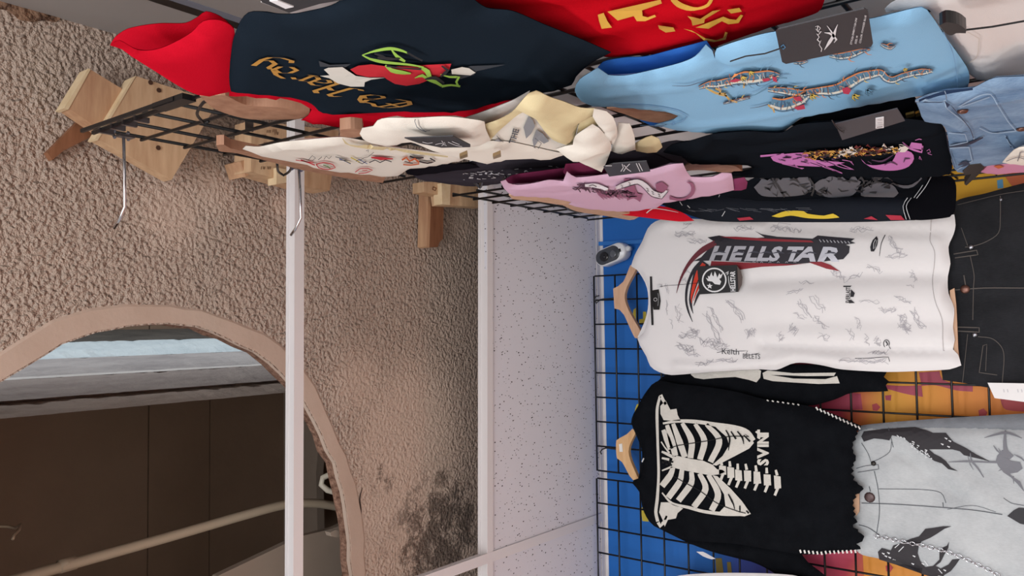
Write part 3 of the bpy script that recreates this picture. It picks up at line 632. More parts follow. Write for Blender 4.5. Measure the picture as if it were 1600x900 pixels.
def dragon(mbs, surf, path, w, amp=1):
    P = catmull(np.array(path, float), False, 3); k = len(P); T = np.gradient(P, axis=0); T /= np.linalg.norm(T, axis=1)[:, None] + 1e-9; N = np.stack([-T[:, 1], T[:, 0]], 1)
    ww = 1.35 * np.interp(np.linspace(0, 1, k), np.linspace(0, 1, len(w)), w)
    mbs['out'].rib(surf, P, ww + 1.6, .0022, smooth=False); mbs['teal'].rib(surf, P, ww, .0028, smooth=False); mbs['pale'].rib(surf, P + N * ww[:, None] * .3, ww * .2, .0033, smooth=False)
    mbs['orange'].rib(surf, P - N * ww[:, None] * .42, ww * .12, .0036, smooth=False)
    for i in range(2, k - 1):
        c = P[i]; u = ['out', 'teal', 'pale', 'teal', 'out', 'navy', 'orange', 'pale'][rng.randint(8)] if i % 5 else 'orange'
        mbs[u].rib(surf, [c - N[i] * ww[i] * rng.uniform(-.1, .6) + T[i] * rng.uniform(-2, 3), c + T[i] * rng.uniform(-2, 4), c + N[i] * ww[i] * rng.uniform(.1, .55) + T[i] * rng.uniform(-2, 4)], rng.uniform(.5, 1.3), .004)
    for i in range(3, k - 3, 3):
        sgn = rng.choice([-1, 1]); c = P[i] + N[i] * sgn * ww[i] * .5; L = rng.uniform(4, 10) * amp
        mbs[['out', 'teal', 'orange', 'yellow'][rng.randint(4)]].rib(surf, [c, c + N[i] * sgn * L * .5 + T[i] * L * .4, c + N[i] * sgn * L * .7 + T[i] * L], [1.6, 1.2, .4], .0042)
def claw(mbs, surf, x, y, s=1, u='yellow'):
    for a in (-.8, -.1, .6):
        mbs['out'].rib(surf, [(x, y), (x + 7 * s * math.cos(a + 1.2), y + 5 * s * math.sin(a + 1.2)), (x + 9 * s * math.cos(a + .7), y + 9 * s * math.sin(a + .9))], [4.4 * s, 3.6 * s, 1.4], .0042)
        mbs[u].rib(surf, [(x, y), (x + 7 * s * math.cos(a + 1.2), y + 5 * s * math.sin(a + 1.2)), (x + 9 * s * math.cos(a + .7), y + 9 * s * math.sin(a + .9))], [3 * s, 2.4 * s, .6], .0048)
DC = {'out': '3a4458', 'navy': '34507e', 'teal': '5c8cab', 'pale': 'dfe2d8', 'orange': 'd8864c', 'red': 'b83050', 'yellow': 'd8be58'}
D = {k: MB() for k in DC}
dragon(D, bls, [(1092, 137), (1108, 132), (1122, 131), (1140, 127), (1160, 122), (1180, 121), (1205, 117), (1218, 118)], [3, 8, 9, 10, 16, 14, 12, 4])
dragon(D, bls, [(1130, 162), (1150, 157), (1172, 152)], [1, 3, 2]); dragon(D, bls, [(1205, 160), (1222, 164), (1240, 160), (1252, 154), (1262, 147)], [12, 15, 15, 14, 10])
dragon(D, bls, [(1200, 140), (1225, 142), (1252, 146), (1266, 144), (1284, 142), (1300, 141), (1314, 137), (1330, 128), (1345, 120), (1362, 116), (1376, 114), (1384, 122), (1395, 125), (1410, 119), (1430, 114), (1445, 112), (1457, 111)], [4, 7, 9, 8, 8, 9, 12, 13, 14, 12, 10, 8, 8, 7, 7, 8, 3])
dragon(D, bls, [(1296, 87), (1312, 88), (1330, 85), (1345, 80), (1360, 77)], [3, 8, 9, 6, 1]); dragon(D, bls, [(1240, 98), (1252, 98), (1262, 95)], [2, 4, 2]); dragon(D, bls, [(1376, 69), (1385, 73), (1392, 75), (1399, 71)], [2, 5, 4, 1])
for x, y, s_ in ((1268, 148, 1), (1334, 148, 1.1), (1413, 107, .6), (1172, 112, .8), (1160, 120, .8)): claw(D, bls, x, y, s_)
claw(D, bls, 1355, 140, 1.1, 'teal')
for p in ([(1315, 132), (1324, 129), (1330, 134), (1326, 141), (1318, 140)], [(1138, 120), (1150, 116), (1158, 118), (1148, 122)], [(1206, 112), (1213, 114), (1214, 122), (1208, 120)], [(1190, 117), (1200, 115), (1204, 118), (1194, 121)], [(1238, 146), (1250, 144), (1254, 152), (1244, 151)], [(1240, 162), (1256, 157), (1258, 164), (1246, 166)]): D['red'].poly(bls, p, .0045, True)
for p in ([(1216, 125), (1206, 128), (1196, 133), (1186, 134)], [(1230, 122), (1218, 122), (1210, 130)], [(1198, 138), (1180, 148), (1172, 150)], [(1230, 136), (1245, 137), (1258, 134)]): D['teal'].rib(bls, p, [2.4, 1.8, .8], .0042)
for k in DC: D[k].build('dragon_print', plain(DC[k], .8), blue)
m = MB()
for p in ([(1118, 138), (1126, 142), (1124, 148), (1136, 150)], [(1132, 146), (1140, 156), (1152, 160)], [(1156, 124), (1163, 128), (1162, 138)], [(1200, 164), (1208, 170), (1210, 176)], [(1108, 140), (1120, 146), (1134, 146)]): m.rib(bls, p, [3, 3.5, 2], .003)
m.build('faded_gold_print', plain('cda860', .8), blue)
m = MB(); m.rib(bls, [(1050, 134), (1075, 134), (1095, 128), (1108, 124)], [.6, .9, 1.2, .6], .003); m.rib(bls, [(1172, 169), (1186, 167), (1200, 163)], [.5, 1, 1.4], .003); m.build('whisker_print', plain('4c5a70'), blue)
tg1 = hangtag('large black hang tag with white bird emblem on the light blue tee', 0, .083, [(1212, 50), (1216, 46), (1350, 14), (1356, 17), (1364, 68), (1361, 73), (1228, 100), (1222, 97)], CARD, [(1141, 96), (1165, 88), (1195, 84), (1222, 75)])
ts = Surf(0, .083); m = MB()
m.rib(ts, [(1220, 73), (1224, 70), (1227, 74), (1224, 77), (1220, 73)], 1.5, .0006)
m.build('eyelet', plain('4a90c0', .3), tg1)
m = MB()
for p, w in [([(1288, 78), (1296, 66), (1303, 55)], [.5, 5, 5]), ([(1303, 55), (1306, 45), (1309, 38)], [5, 3, .5]), ([(1303, 56), (1296, 52), (1288, 51)], [4, 3, .6]), ([(1303, 56), (1298, 48), (1292, 40)], [3, 1.6, .5]), ([(1302, 56), (1307, 62), (1303, 67)], [4, 3, .5]),
             ([(1274, 42), (1278, 40), (1277, 47), (1274, 44), (1279, 50), (1283, 49), (1279, 54), (1276, 52), (1280, 58), (1277, 62), (1281, 66), (1283, 62), (1280, 70), (1284, 76), (1283, 81)], [1, 2, 1.2, 1.6, 1.2, 2, 1, 1.6, 1, 2, 1.4, 1.4, 1, 1.3, 1]), ([(1278, 40), (1282, 44), (1279, 48)], 1)]: m.rib(ts, p, w, .0008)
for txt, x, y, sz in (('STYLE# EMBKT158-UNI', 1331, 70, 4.2), ('SIZE: M', 1338, 69, 4.2), ('COLOR: POWDER BLUE', 1345, 68, 4.2)): m.text(ts, txt, (x, y), (sz * .20, -sz * .97), (-sz * .95, -sz * .3), .0008, .01)
m.build('white_print', plain('d8d8dc'), tg1)

# cream graffiti tee
CREAM = cloth('e8e2d8', .06); CREAMD = cloth('d8c8a0', .08); CREAM_SHADE = cloth('c8c4c2', .08)  # the greyed cream puts the shirt back's shade into its colour
c1 = Surf(0, .094, [(379, 233), (384, 228), (405, 229), (440, 222), (480, 218), (532, 214), (565, 219), (620, 230), (680, 238), (735, 246), (690, 256), (640, 263), (625, 273), (600, 274), (575, 271), (540, 268), (500, 262), (450, 250), (400, 240)], .007, .012, [(((420, 228), (450, 224), (478, 226)), .003, .008), (((490, 226), (500, 222), (520, 219)), .003, .008)])
cream = garment('graffiti_tee', 'cream tee with red and black scribbles at the end of the near gridwall', 'shirt', [('body', c1, CREAM)], TR)
m = MB(); m.rib(c1, [(535, 216), (545, 226), (570, 230), (610, 233), (700, 245)], [1, 5, 5, 4, 2], .003); m.build('collar_rib', CREAMD, cream)
for c, ps in [('c02030', [([(470, 250), (482, 254), (492, 258)], 2), ([(494, 257), (505, 254), (520, 257), (524, 262), (512, 265), (498, 262), (494, 257)], 1.6), ([(462, 250), (475, 252), (490, 254)], 1.2), ([(555, 269), (562, 264), (575, 263), (582, 266), (572, 270), (560, 271)], 1.3), ([(566, 266), (574, 266)], 1), ([(580, 246), (600, 248), (614, 248)], [2, 5, 1.5])]),
              ('202028', [([(482, 250), (488, 243), (493, 247), (488, 251)], .8), ([(497, 250), (503, 245)], .8), ([(506, 249), (510, 244), (514, 248), (518, 244)], .8), ([(524, 245), (545, 251), (530, 250)], .9), ([(577, 254), (586, 250), (594, 254), (602, 250), (612, 253)], 1.4), ([(562, 251), (568, 247), (575, 245), (584, 238)], .7), ([(572, 236), (576, 234), (575, 238)], .8), ([(560, 253), (566, 256), (572, 252)], 1)]),
              ('2a4a90', [([(556, 252), (562, 249), (568, 253), (574, 256)], 1), ([(530, 248), (540, 252), (548, 256)], 1.2)]), ('c8b428', [([(548, 246), (556, 250), (562, 254)], 1.6), ([(536, 250), (548, 255)], 1)]), ('4a7a3a', [([(505, 258), (512, 260), (516, 263)], 1.6)]),
              ('c86030', [([(628, 250), (635, 246), (640, 252), (648, 248), (655, 254)], 3), ([(630, 257), (642, 258), (655, 256)], 2)]), ('281418', [([(640, 244), (650, 247), (662, 246)], 3), ([(655, 252), (668, 255), (680, 252), (672, 247)], 2.4), ([(632, 252), (645, 255)], 1.2)])]:
    m = MB()
    for p, w in ps: m.rib(c1, p, w, .003)
    m.build('scribble_print', plain(c, .8), cream)

# white shirt with wavy hem
def P_(val, pts, th=.006, ew=.012, folds=(), smooth=True): return Surf(0, val, pts, th, ew, folds, (), smooth)
w1 = P_(.062, [(562, 209), (566, 200), (583, 197), (590, 188), (605, 184), (650, 184), (700, 182), (750, 188), (757, 190), (759, 202), (767, 219), (755, 223), (735, 228), (700, 226), (660, 222), (640, 221), (600, 225), (580, 224), (567, 217)], .009, .02, [(((585, 200), (590, 212), (580, 222)), -.004, .008), (((632, 214), (680, 210), (730, 218)), -.003, .008)])
w2 = P_(.068, [(634, 218), (690, 226), (740, 226), (766, 220), (800, 222), (872, 238), (890, 240), (860, 247), (800, 248), (765, 254), (735, 250), (700, 243), (668, 232)], .006, .012)
w3 = P_(.072, [(757, 204), (775, 205), (792, 190), (808, 176), (824, 172), (838, 184), (852, 203), (868, 218), (888, 226), (884, 242), (840, 240), (765, 228)], .004, .02)
w4 = P_(.066, [(757, 194), (780, 186), (800, 175), (814, 159), (826, 146), (838, 142), (858, 151), (882, 159), (907, 168), (932, 169), (928, 180), (908, 186), (902, 200), (897, 224), (885, 226), (865, 219), (850, 204), (838, 187), (824, 175), (810, 179), (794, 192), (776, 208), (766, 220)], .006, .012, [(((830, 150), (850, 175), (880, 205)), .006, .014), (((900, 175), (895, 195), (890, 215)), .005, .01)])
w5 = P_(.058, [(895, 226), (899, 212), (926, 194), (936, 200), (955, 225), (950, 247), (940, 269), (905, 253), (880, 241), (868, 233), (884, 228)], .008, .02, [(((898, 240), (925, 228), (952, 225)), .006, .012)])
w6 = P_(.064, [(902, 206), (908, 187), (930, 181), (937, 196), (918, 206), (900, 214)], .004, .01)
w7 = P_(.060, [(928, 170), (948, 174), (958, 183), (964, 200), (964, 214), (958, 226), (950, 222), (936, 198), (926, 182)], .009, .014)
w8 = P_(.066, [(958, 226), (966, 192), (984, 193), (991, 211), (993, 234), (965, 240), (955, 236)], .006, .012)
w9 = P_(.070, [(990, 226), (1001, 219), (1018, 212), (1029, 216), (1035, 230), (1026, 238), (994, 236)], .006, .012)
w10 = P_(.078, [(688, 198), (720, 186), (750, 176), (800, 157), (828, 142), (820, 158), (804, 176), (780, 188), (757, 194), (730, 190)], .004, .014)
white = garment('wavy_shirt', 'off-white shirt with curling hem and grey lettering in front of the black raglan tee', 'shirt', [('sleeve', w1, CREAM), ('side', w2, CREAM), ('front', w3, CREAM), ('hem_facing', w4, CREAMD), ('hem_flap', w5, CREAM), ('hem_fold', w6, CREAMD), ('hem_roll', w7, CREAM), ('hem_fold', w8, CREAM), ('hem_roll', w9, CREAMD), ('back', w10, CREAM_SHADE)], TR)
m = MB(); m.text(w3, 'THE', (804, 226), (4, -13), (-13, -3), .002, .02); m.rib(w3, [(776, 212), (786, 222), (794, 226), (802, 206)], .9, .002); m.build('grey_lettering', plain('55585e'), white)
m = MB(); m.poly(w3, [(818, 196), (826, 178), (832, 184), (836, 194), (830, 206), (822, 214)], .002); m.poly(w3, [(838, 200), (848, 206), (858, 218), (850, 222), (842, 216), (834, 228), (832, 216)], .002); m.poly(w3, [(766, 222), (778, 214), (790, 224), (786, 227)], .002); m.build('grey_print', plain('8d9096'), white)
m = MB(); m.rib(w1, [(649, 186), (648, 194), (656, 202), (666, 206)], 1.1, .002); m.rib(w1, [(654, 187), (655, 196), (664, 205), (672, 204)], .8, .002); m.rib(w3, [(836, 216), (846, 224), (840, 234), (834, 230)], .9, .002); m.build('line_print', plain('60646c'), white)
tg2 = hangtag('black hang tag with white script lying on the off-white sleeve', 0, .046, [(632, 216), (708, 213), (735, 227), (735, 230), (690, 231), (655, 224)], CARD)
m = MB(); ts2 = Surf(0, .046)
for p in ([(660, 222), (668, 224), (676, 223)], [(680, 226), (690, 224), (698, 228), (694, 222)], [(700, 222), (712, 227), (722, 229)], [(706, 221), (718, 226)], [(690, 220), (694, 225), (690, 228)]): m.rib(ts2, p, .8, .0008)
m.build('white_print', plain('d0d0d4'), tg2)
for q in ((724, 244), (776, 244)):
    m = MB(); x, y = q; m.prism([(x - 6, y + 1), (x + 6, y - 4), (x + 7, y + 1), (x - 5, y + 5)], 0, .052, .004); m.build('brass_clasp', plain('a8906a', .35, .8), white)

# dark grey top
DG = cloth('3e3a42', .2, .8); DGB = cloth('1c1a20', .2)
d1 = P_(.106, [(632, 264), (645, 258), (700, 258), (740, 252), (800, 246), (880, 242), (960, 238), (1010, 236), (1040, 248), (1064, 258), (1000, 276), (900, 276), (840, 276), (790, 284), (740, 289), (690, 284), (650, 276)], .008, .02, [(((660, 274), (740, 278), (820, 272)), .004, .01), (((700, 268), (800, 262), (900, 256)), -.003, .008)])
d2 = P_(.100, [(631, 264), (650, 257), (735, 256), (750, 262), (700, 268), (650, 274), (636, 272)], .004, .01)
d3 = P_(.112, [(1000, 244), (1020, 230), (1045, 221), (1078, 221), (1082, 246), (1060, 262), (1030, 256)], .006, .012)
dark = garment('dark_top', 'dark grey top with glittering specks between the off-white shirt and the pink tee', 'shirt', [('body', d1, DG), ('sleeve_opening', d2, DGB), ('shoulder', d3, cloth('57545c', .2))], TR)
m = MB()
for i in range(60):
    x = rng.uniform(720, 900); y = 283 - (x - 720) * .085 - rng.uniform(0, 12); m.rib(d1, [(x, y), (x + rng.uniform(2, 7), y + rng.uniform(-1.5, 1.5))], rng.uniform(.4, 1.1), .002, smooth=False)
m.build('glitter_print', plain('b8b6bc'), dark)
m = MB(); m.tube(catmull(hit(np.array([(742, 284), (750, 292), (752, 282)], float), 0, .1), False, .01), .004, 6); m.build('hanger_tip', plain('1a1614', .4), dark)

# pink tee
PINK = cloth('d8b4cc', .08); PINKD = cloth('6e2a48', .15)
k1 = Surf(0, .062, [(782, 284), (790, 281), (794, 286), (809, 289), (835, 286), (858, 281), (880, 283), (886, 268), (900, 277), (950, 272), (1012, 266), (1046, 257), (1067, 255), (1073, 268), (1079, 276), (1114, 276), (1128, 270), (1143, 271), (1145, 280), (1147, 297), (1120, 302), (1040, 315), (1030, 322), (980, 328), (931, 326), (900, 321), (888, 319), (893, 316), (885, 312), (870, 309), (840, 306), (796, 303), (788, 295)], .007, .012, [(((840, 297), (870, 298), (910, 292)), -.003, .006), (((890, 282), (920, 290), (960, 282)), .003, .01)])
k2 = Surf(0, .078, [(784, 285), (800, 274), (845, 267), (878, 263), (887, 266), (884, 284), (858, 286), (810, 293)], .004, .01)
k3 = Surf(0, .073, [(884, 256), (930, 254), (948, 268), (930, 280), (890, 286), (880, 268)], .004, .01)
k4 = Surf(0, .065, [(1143, 280), (1163, 277), (1168, 285), (1166, 295), (1146, 298)], .005, .008)
pink = garment('pink_tee', 'pale pink tee with maroon banner print near the ceiling tiles', 'shirt', [('body', k1, PINK), ('sleeve_lining', k2, PINKD), ('side', k3, PINKD), ('hem_turn', k4, cloth('8e4468', .12))], TR)
m = MB()
for p in ([(975, 292), (990, 284), (996, 300), (1004, 302), (1000, 314), (990, 308), (980, 312), (978, 302)], [(1024, 286), (1034, 282), (1044, 290), (1036, 300), (1026, 298)], [(1046, 304), (1058, 308), (1072, 306), (1080, 296), (1078, 286), (1072, 282), (1082, 284), (1086, 296), (1080, 306), (1064, 312), (1046, 310)], [(974, 278), (984, 277), (984, 282), (976, 283)]): m.poly(k1, p, .002, True)
for i in range(9):
    x = 930 + i * 5; m.rib(k1, [(x, 296 + i % 3), (x + 6, 304 + i % 4), (x + 14, 312 - i % 5)], [1, 3, 1], .002)
m.build('maroon_print', plain('9a5878'), pink)
m = MB()
for i in range(44):
    t_ = rng.uniform(0, 1); x = 892 + t_ * 92; y = 290 + t_ * 14 + rng.uniform(-5, 6); m.rib(k1, [(x, y), (x + rng.uniform(3, 9), y + rng.uniform(-4, 4)), (x + rng.uniform(6, 14), y + rng.uniform(-4, 5))], rng.uniform(.8, 2), .0022)
m.build('dark_print', plain('4a2038'), pink)
m = MB(); m.rib(k1, [(914, 290), (930, 290), (950, 296)], [4, 7, 4], .003); m.rib(k1, [(962, 294), (978, 288), (996, 284), (1008, 290), (1020, 302), (1034, 306), (1042, 298)], [4, 8, 8, 7, 9, 9, 3], .003); m.build('white_banner', plain('e6e2e8'), pink)
m = MB(); m.rib(k1, [(962, 298), (980, 292), (996, 288), (1006, 295), (1018, 307), (1034, 311), (1044, 299)], .9, .0036); m.rib(k1, [(962, 290), (978, 284), (996, 280), (1010, 286), (1022, 298), (1034, 302)], .9, .0036)
for i, (x, y) in enumerate([(972, 291), (984, 287), (1012, 296), (1020, 301), (1030, 305)]): m.rib(k1, [(x - 2, y - 2), (x + 1, y), (x - 1, y + 2), (x + 2, y + 3)], .8, .0038)
m.rib(k1, [(920, 291), (926, 289), (932, 292)], .8, .0038); m.build('banner_lettering', plain('20141c'), pink)
tg3 = hangtag('small black hang tag with white bird emblem on the pink tee', 0, .045, [(943, 261), (958, 256), (1010, 252), (1016, 268), (952, 276)], CARD)
ts3 = Surf(0, .045); m = MB()
for p in ([(946, 259), (956, 259)], [(975, 258), (980, 264), (986, 268)], [(984, 256), (978, 262), (974, 268)], [(972, 256), (974, 262), (970, 268)], [(994, 255), (1000, 268)], [(998, 255), (1004, 267)]): m.rib(ts3, p, 1.2, .0008)
m.build('white_print', plain('d8d8dc'), tg3)

# red garment below the pink tee
r1 = Surf(1, -.54, [(940, 328), (985, 326), (1032, 322), (1066, 332), (1085, 345), (1060, 346), (1000, 339), (960, 334)], .006, .01)
rg = garment('red_shirt', 'strip of red top between the pink tee and the white printed tee', 'shirt', [('body', r1, cloth('c81c2c', .1))], TR)
m = MB(); m.rib(r1, [(1010, 333), (1020, 326), (1040, 328), (1060, 332)], [1.5, 1.2, 1, .6], .002); m.build('white_stitching', plain('e0c8c8'), rg)

# black tee with stitched hem and grey print
BK = cloth('191d23', .2, .85, .6); BK2 = cloth('22252c', .2, .8, .6)
q1 = Surf(1, -.45, [(1030, 318), (1100, 305), (1160, 300), (1300, 306), (1420, 309), (1428, 340), (1430, 344), (1340, 347), (1200, 347), (1110, 345), (1060, 330)], .012, .02, [(((1060, 320), (1200, 318), (1420, 320)), .008, .014)])
q2 = P_(.112, [(1120, 303), (1150, 294), (1180, 278), (1240, 271), (1340, 272), (1450, 274), (1446, 295), (1432, 310), (1300, 311), (1180, 310)], .010, .016)
q3 = Surf(1, -.46, [(1440, 276), (1486, 276), (1494, 290), (1492, 330), (1484, 339), (1440, 344), (1412, 342), (1408, 322), (1424, 310), (1436, 296)], .006, .012)
stitched = garment('stitched_tee', 'black tee with white double stitched hem and grey print beside the white tee', 'shirt', [('lower_roll', q1, BK2), ('front', q2, BK), ('hem_band', q3, cloth('101014', .1))], TR)
m = MB()
for p in ([(1456, 274), (1446, 292), (1432, 310)], [(1450, 274), (1440, 292), (1428, 309)]): m.rib(q3, p, 1, .004)
for p in ([(1418, 309), (1411, 322), (1416, 343)], [(1424, 309), (1416, 322), (1422, 343)]): m.rib(q3, p, 1, .004)
for p in ([(1062, 315), (1066, 321)], [(1074, 321), (1078, 325)], [(1126, 300), (1123, 308)], [(1133, 330), (1128, 338)]): m.rib(q1, p, 1, .002, smooth=False)
m.build('white_stitching', plain('c8c8cc'), stitched)
m = MB()
for p in ([(1178, 291), (1190, 281), (1215, 277), (1262, 275), (1268, 290), (1258, 302), (1220, 306), (1190, 304)], [(1268, 290), (1285, 278), (1330, 276), (1345, 282), (1338, 298), (1326, 306), (1290, 306)], [(1345, 294), (1372, 284), (1395, 288), (1404, 300), (1396, 307), (1360, 308), (1345, 304)]): m.poly(q2, p, .002, True)
m.rib(q2, [(1398, 288), (1412, 292), (1426, 290), (1440, 278)], [2, 5, 4, 2], .002); m.build('grey_print', plain('62656e'), stitched)
m = MB()
for i in range(46):
    x = rng.uniform(1182, 1396); y = rng.uniform(278, 304); m.rib(q2, [(x, y), (x + rng.uniform(3, 10), y + rng.uniform(-6, 6)), (x + rng.uniform(8, 18), y + rng.uniform(-7, 7))], [.6, rng.uniform(1.5, 4), .6], .003)
for p in ([(1206, 276), (1216, 292), (1226, 308)], [(1264, 278), (1272, 292), (1268, 306)], [(1345, 276), (1350, 284), (1346, 300)]): m.rib(q2, p, 3, .003)
m.build('black_print', plain('24262c'), stitched)
m = MB(); m.poly(q1, [(1206, 338), (1228, 330), (1256, 330), (1262, 334), (1288, 337), (1302, 334), (1312, 340), (1290, 342), (1262, 341), (1236, 337), (1218, 340)], .002, True); m.build('yellow_print', plain('d8b82a'), stitched)
m = MB(); m.poly(q1, [(1152, 341), (1172, 339), (1178, 343), (1156, 345)], .002); m.poly(q1, [(1384, 336), (1408, 337), (1414, 344), (1392, 344)], .002); m.poly(q1, [(1350, 342), (1362, 338), (1372, 344)], .002); m.build('red_print', plain('a82038'), stitched)
m = MB()
for i in range(26): x = rng.uniform(1070, 1250); m.rib(q1, [(x, rng.uniform(324, 330)), (x + rng.uniform(10, 24), rng.uniform(325, 332))], .5, .002, smooth=False)
m.build('fine_lines', plain('5a5c64'), stitched)

# black tee with tiger print
t1 = Surf(0, .092, [(1036, 238), (1050, 226), (1078, 220), (1112, 210), (1138, 207), (1170, 205), (1222, 207), (1245, 195), (1300, 190), (1400, 185), (1440, 188), (1470, 194), (1480, 214), (1488, 262), (1484, 273), (1400, 275), (1300, 273), (1200, 276), (1146, 274), (1128, 270), (1160, 269), (1178, 262), (1172, 257), (1150, 255), (1082, 254), (1070, 247), (1060, 240)], .008, .02, [(((1076, 222), (1072, 236), (1080, 250)), .006, .006), (((1110, 214), (1160, 228), (1230, 218)), -.006, .014), (((1240, 220), (1340, 216), (1460, 200)), .004, .014), (((1140, 208), (1100, 216), (1085, 236)), .005, .01)])
t2 = Surf(0, .130, [(1236, 196), (1258, 183), (1310, 170), (1370, 156), (1420, 146), (1434, 158), (1440, 178), (1446, 192), (1400, 192), (1300, 200)], .01, .02, [(((1260, 186), (1340, 172), (1420, 158)), .005, .006)])
tiger = garment('tiger_tee', 'black tee with orange tiger and violet splash print under the light blue tee', 'shirt', [('body', t1, BK), ('back', t2, cloth('1c1e24', .2, .6, .5))], TR)
VIO = plain('c878c0', .8); m = MB()
for p in ([(1204, 243), (1214, 240), (1240, 237), (1262, 236), (1266, 246), (1300, 250), (1320, 252), (1292, 258), (1250, 257), (1224, 254), (1208, 249)], [(1345, 246), (1352, 254), (1370, 256), (1394, 250), (1400, 238), (1408, 232), (1424, 236), (1428, 246), (1420, 258), (1402, 264), (1378, 264), (1358, 258)], [(1420, 228), (1424, 220), (1440, 222), (1442, 232), (1428, 230)]): m.poly(t1, p, .002, True)
for p, w in [([(1188, 244), (1200, 243), (1225, 240)], [3, 3, 1]), ([(1266, 254), (1290, 262), (1316, 271)], 1), ([(1276, 254), (1300, 264), (1316, 270), (1300, 266)], 1), ([(1292, 252), (1316, 262), (1334, 265), (1312, 256)], 1.1), ([(1316, 250), (1328, 252), (1334, 258), (1330, 252)], 1), ([(1222, 256), (1240, 260), (1254, 264)], 1), ([(1240, 257), (1248, 262), (1256, 263)], 1), ([(1410, 222), (1422, 232), (1440, 238), (1442, 228)], [1.5, 3, 3, 1.5]), ([(1430, 219), (1436, 217), (1440, 218)], 1.5), ([(1448, 236), (1452, 233), (1454, 238), (1449, 239)], .8), ([(1437, 244), (1440, 250), (1436, 248), (1437, 244)], .8), ([(1450, 240), (1456, 242)], .8)]: m.rib(t1, p, w, .002)
m.build('violet_print', VIO, tiger)
m = MB()
for i in range(30):
    x = rng.uniform(1212, 1310); y = rng.uniform(241, 254); m.rib(t1, [(x, y), (x + rng.uniform(3, 10), y + rng.uniform(-2, 3))], rng.uniform(.6, 1.4), .003, smooth=False)
for p in ([(1362, 250), (1378, 252), (1396, 242)], [(1382, 258), (1392, 253), (1402, 258)], [(1412, 254), (1414, 248), (1422, 248)], [(1356, 252), (1362, 256)]): m.rib(t1, p, [1, 3, 1], .003)
m.build('dark_violet_print', plain('4a1f4e'), tiger)
TC = {'b06a24': 60, '6a1c1c': 34, 'd8a848': 46, 'e8e4dc': 30, '241812': 40}
for j, (c, n_) in enumerate(TC.items()):
    m = MB()
    for i in range(n_):
        u_ = rng.uniform(0, 1); x = 1252 + u_ * 150; y = 240 - (u_ - .35) * 8 + rng.uniform(-6, 7) * (1 - .4 * u_)
        if c == 'e8e4dc': x = rng.choice([rng.uniform(1308, 1342), rng.uniform(1378, 1412)]); y = 236 + rng.uniform(-5, 6) - (x - 1310) * .05
        if c == '6a1c1c': x = rng.uniform(1262, 1388); y = 236 - (x - 1300) * .07 + rng.uniform(-4, 6)
        m.rib(t1, [(x, y), (x + rng.uniform(2, 6), y + rng.uniform(-3, 3)), (x + rng.uniform(4, 9), y + rng.uniform(-3, 3))], [.8, rng.uniform(1.5, 3.6), .6], .0035 + j * .0004)
    if c == '6a1c1c': m.poly(t1, [(1345, 234), (1360, 229), (1386, 226), (1392, 232), (1376, 236), (1352, 240)], .0035, True)
    if c == 'e8e4dc': m.poly(t1, [(1404, 226), (1414, 222), (1420, 226), (1414, 232), (1404, 232)], .005, True); m.poly(t1, [(1308, 232), (1330, 230), (1336, 236), (1318, 240)], .004, True)
    if c == 'd8a848': m.poly(t1, [(1394, 226), (1402, 224), (1404, 231), (1396, 233)], .005, True)
    m.build('tiger_print', plain(c, .8), tiger)
tg4 = hangtag('plain dark hang tag with square white sticker on the black tiger tee', 0, .072, [(1305, 194), (1402, 170), (1414, 189), (1316, 219)], plain('3a383e', .55), [(1300, 188), (1308, 200), (1316, 206)])
m = MB(); m.prism([(1368, 185), (1381, 183), (1381, 200), (1368, 201)], 0, .0712, .0006); m.build('sticker', plain('e2e2e6', .5), tg4)
m = MB(); s5 = Surf(0, .0708); m.rib(s5, [(1371, 187), (1378, 187)], .6); m.rib(s5, [(1371, 192), (1379, 192)], .6); m.rib(s5, [(1370, 199), (1379, 198)], 1.2); m.build('sticker_print', plain('55555a'), tg4)
m = MB(); m.rib(s5, [(1316, 205), (1319, 203), (1318, 208)], 2); m.build('eyelet', plain('111114'), tg4)
m = MB(); m.prism([(1415, 180), (1428, 177), (1429, 182), (1416, 185)], 0, .118, .003); m.prism([(1430, 178), (1438, 175), (1440, 180), (1431, 183)], 0, .118, .003); m.build('gold_clasp', plain('c8a860', .35, .8), tiger)

# blue jeans
DEN = denim('4a6a90', '90acc8', 'blue_denim'); DENE = cloth('9db4cc', .1)
j1 = Surf(0, .088, [(1430, 156), (1450, 147), (1475, 142), (1515, 139), (1553, 122), (1600, 119), (1680, 108), (1680, 252), (1600, 252), (1565, 252), (1530, 258), (1510, 266), (1496, 269), (1490, 262), (1484, 235), (1479, 205), (1470, 193), (1445, 190), (1437, 173)], .010, .02, [(((1478, 150), (1474, 165), (1500, 190), (1520, 218)), .004, .006), (((1440, 170), (1460, 182), (1475, 200)), -.004, .01), (((1540, 150), (1580, 142), (1660, 130)), .004, .012), (((1530, 180), (1545, 200), (1580, 208)), -.004, .01)])
jeans = garment('blue_jeans', 'washed blue denim jeans below the light blue tee', 'trousers', [('denim', j1, DEN)])
m = MB()
for p, w in [([(1430, 158), (1476, 160), (1478, 168), (1500, 186), (1515, 200), (1522, 218)], 1.6), ([(1476, 142), (1479, 152), (1476, 160)], 1.4), ([(1498, 167), (1530, 150), (1548, 148), (1556, 160), (1575, 190), (1588, 205)], 1.6), ([(1500, 168), (1546, 152)], 1.3), ([(1530, 200), (1550, 208), (1588, 205)], 1.5), ([(1482, 208), (1508, 210), (1512, 222), (1484, 228)], 1.4), ([(1484, 232), (1514, 230), (1519, 252), (1495, 266)], 1.6), ([(1570, 212), (1578, 226), (1586, 236)], 1.3)]: m.rib(j1, p, w, .002)
m.build('stitched_seam', DENE, jeans)
m = MB()
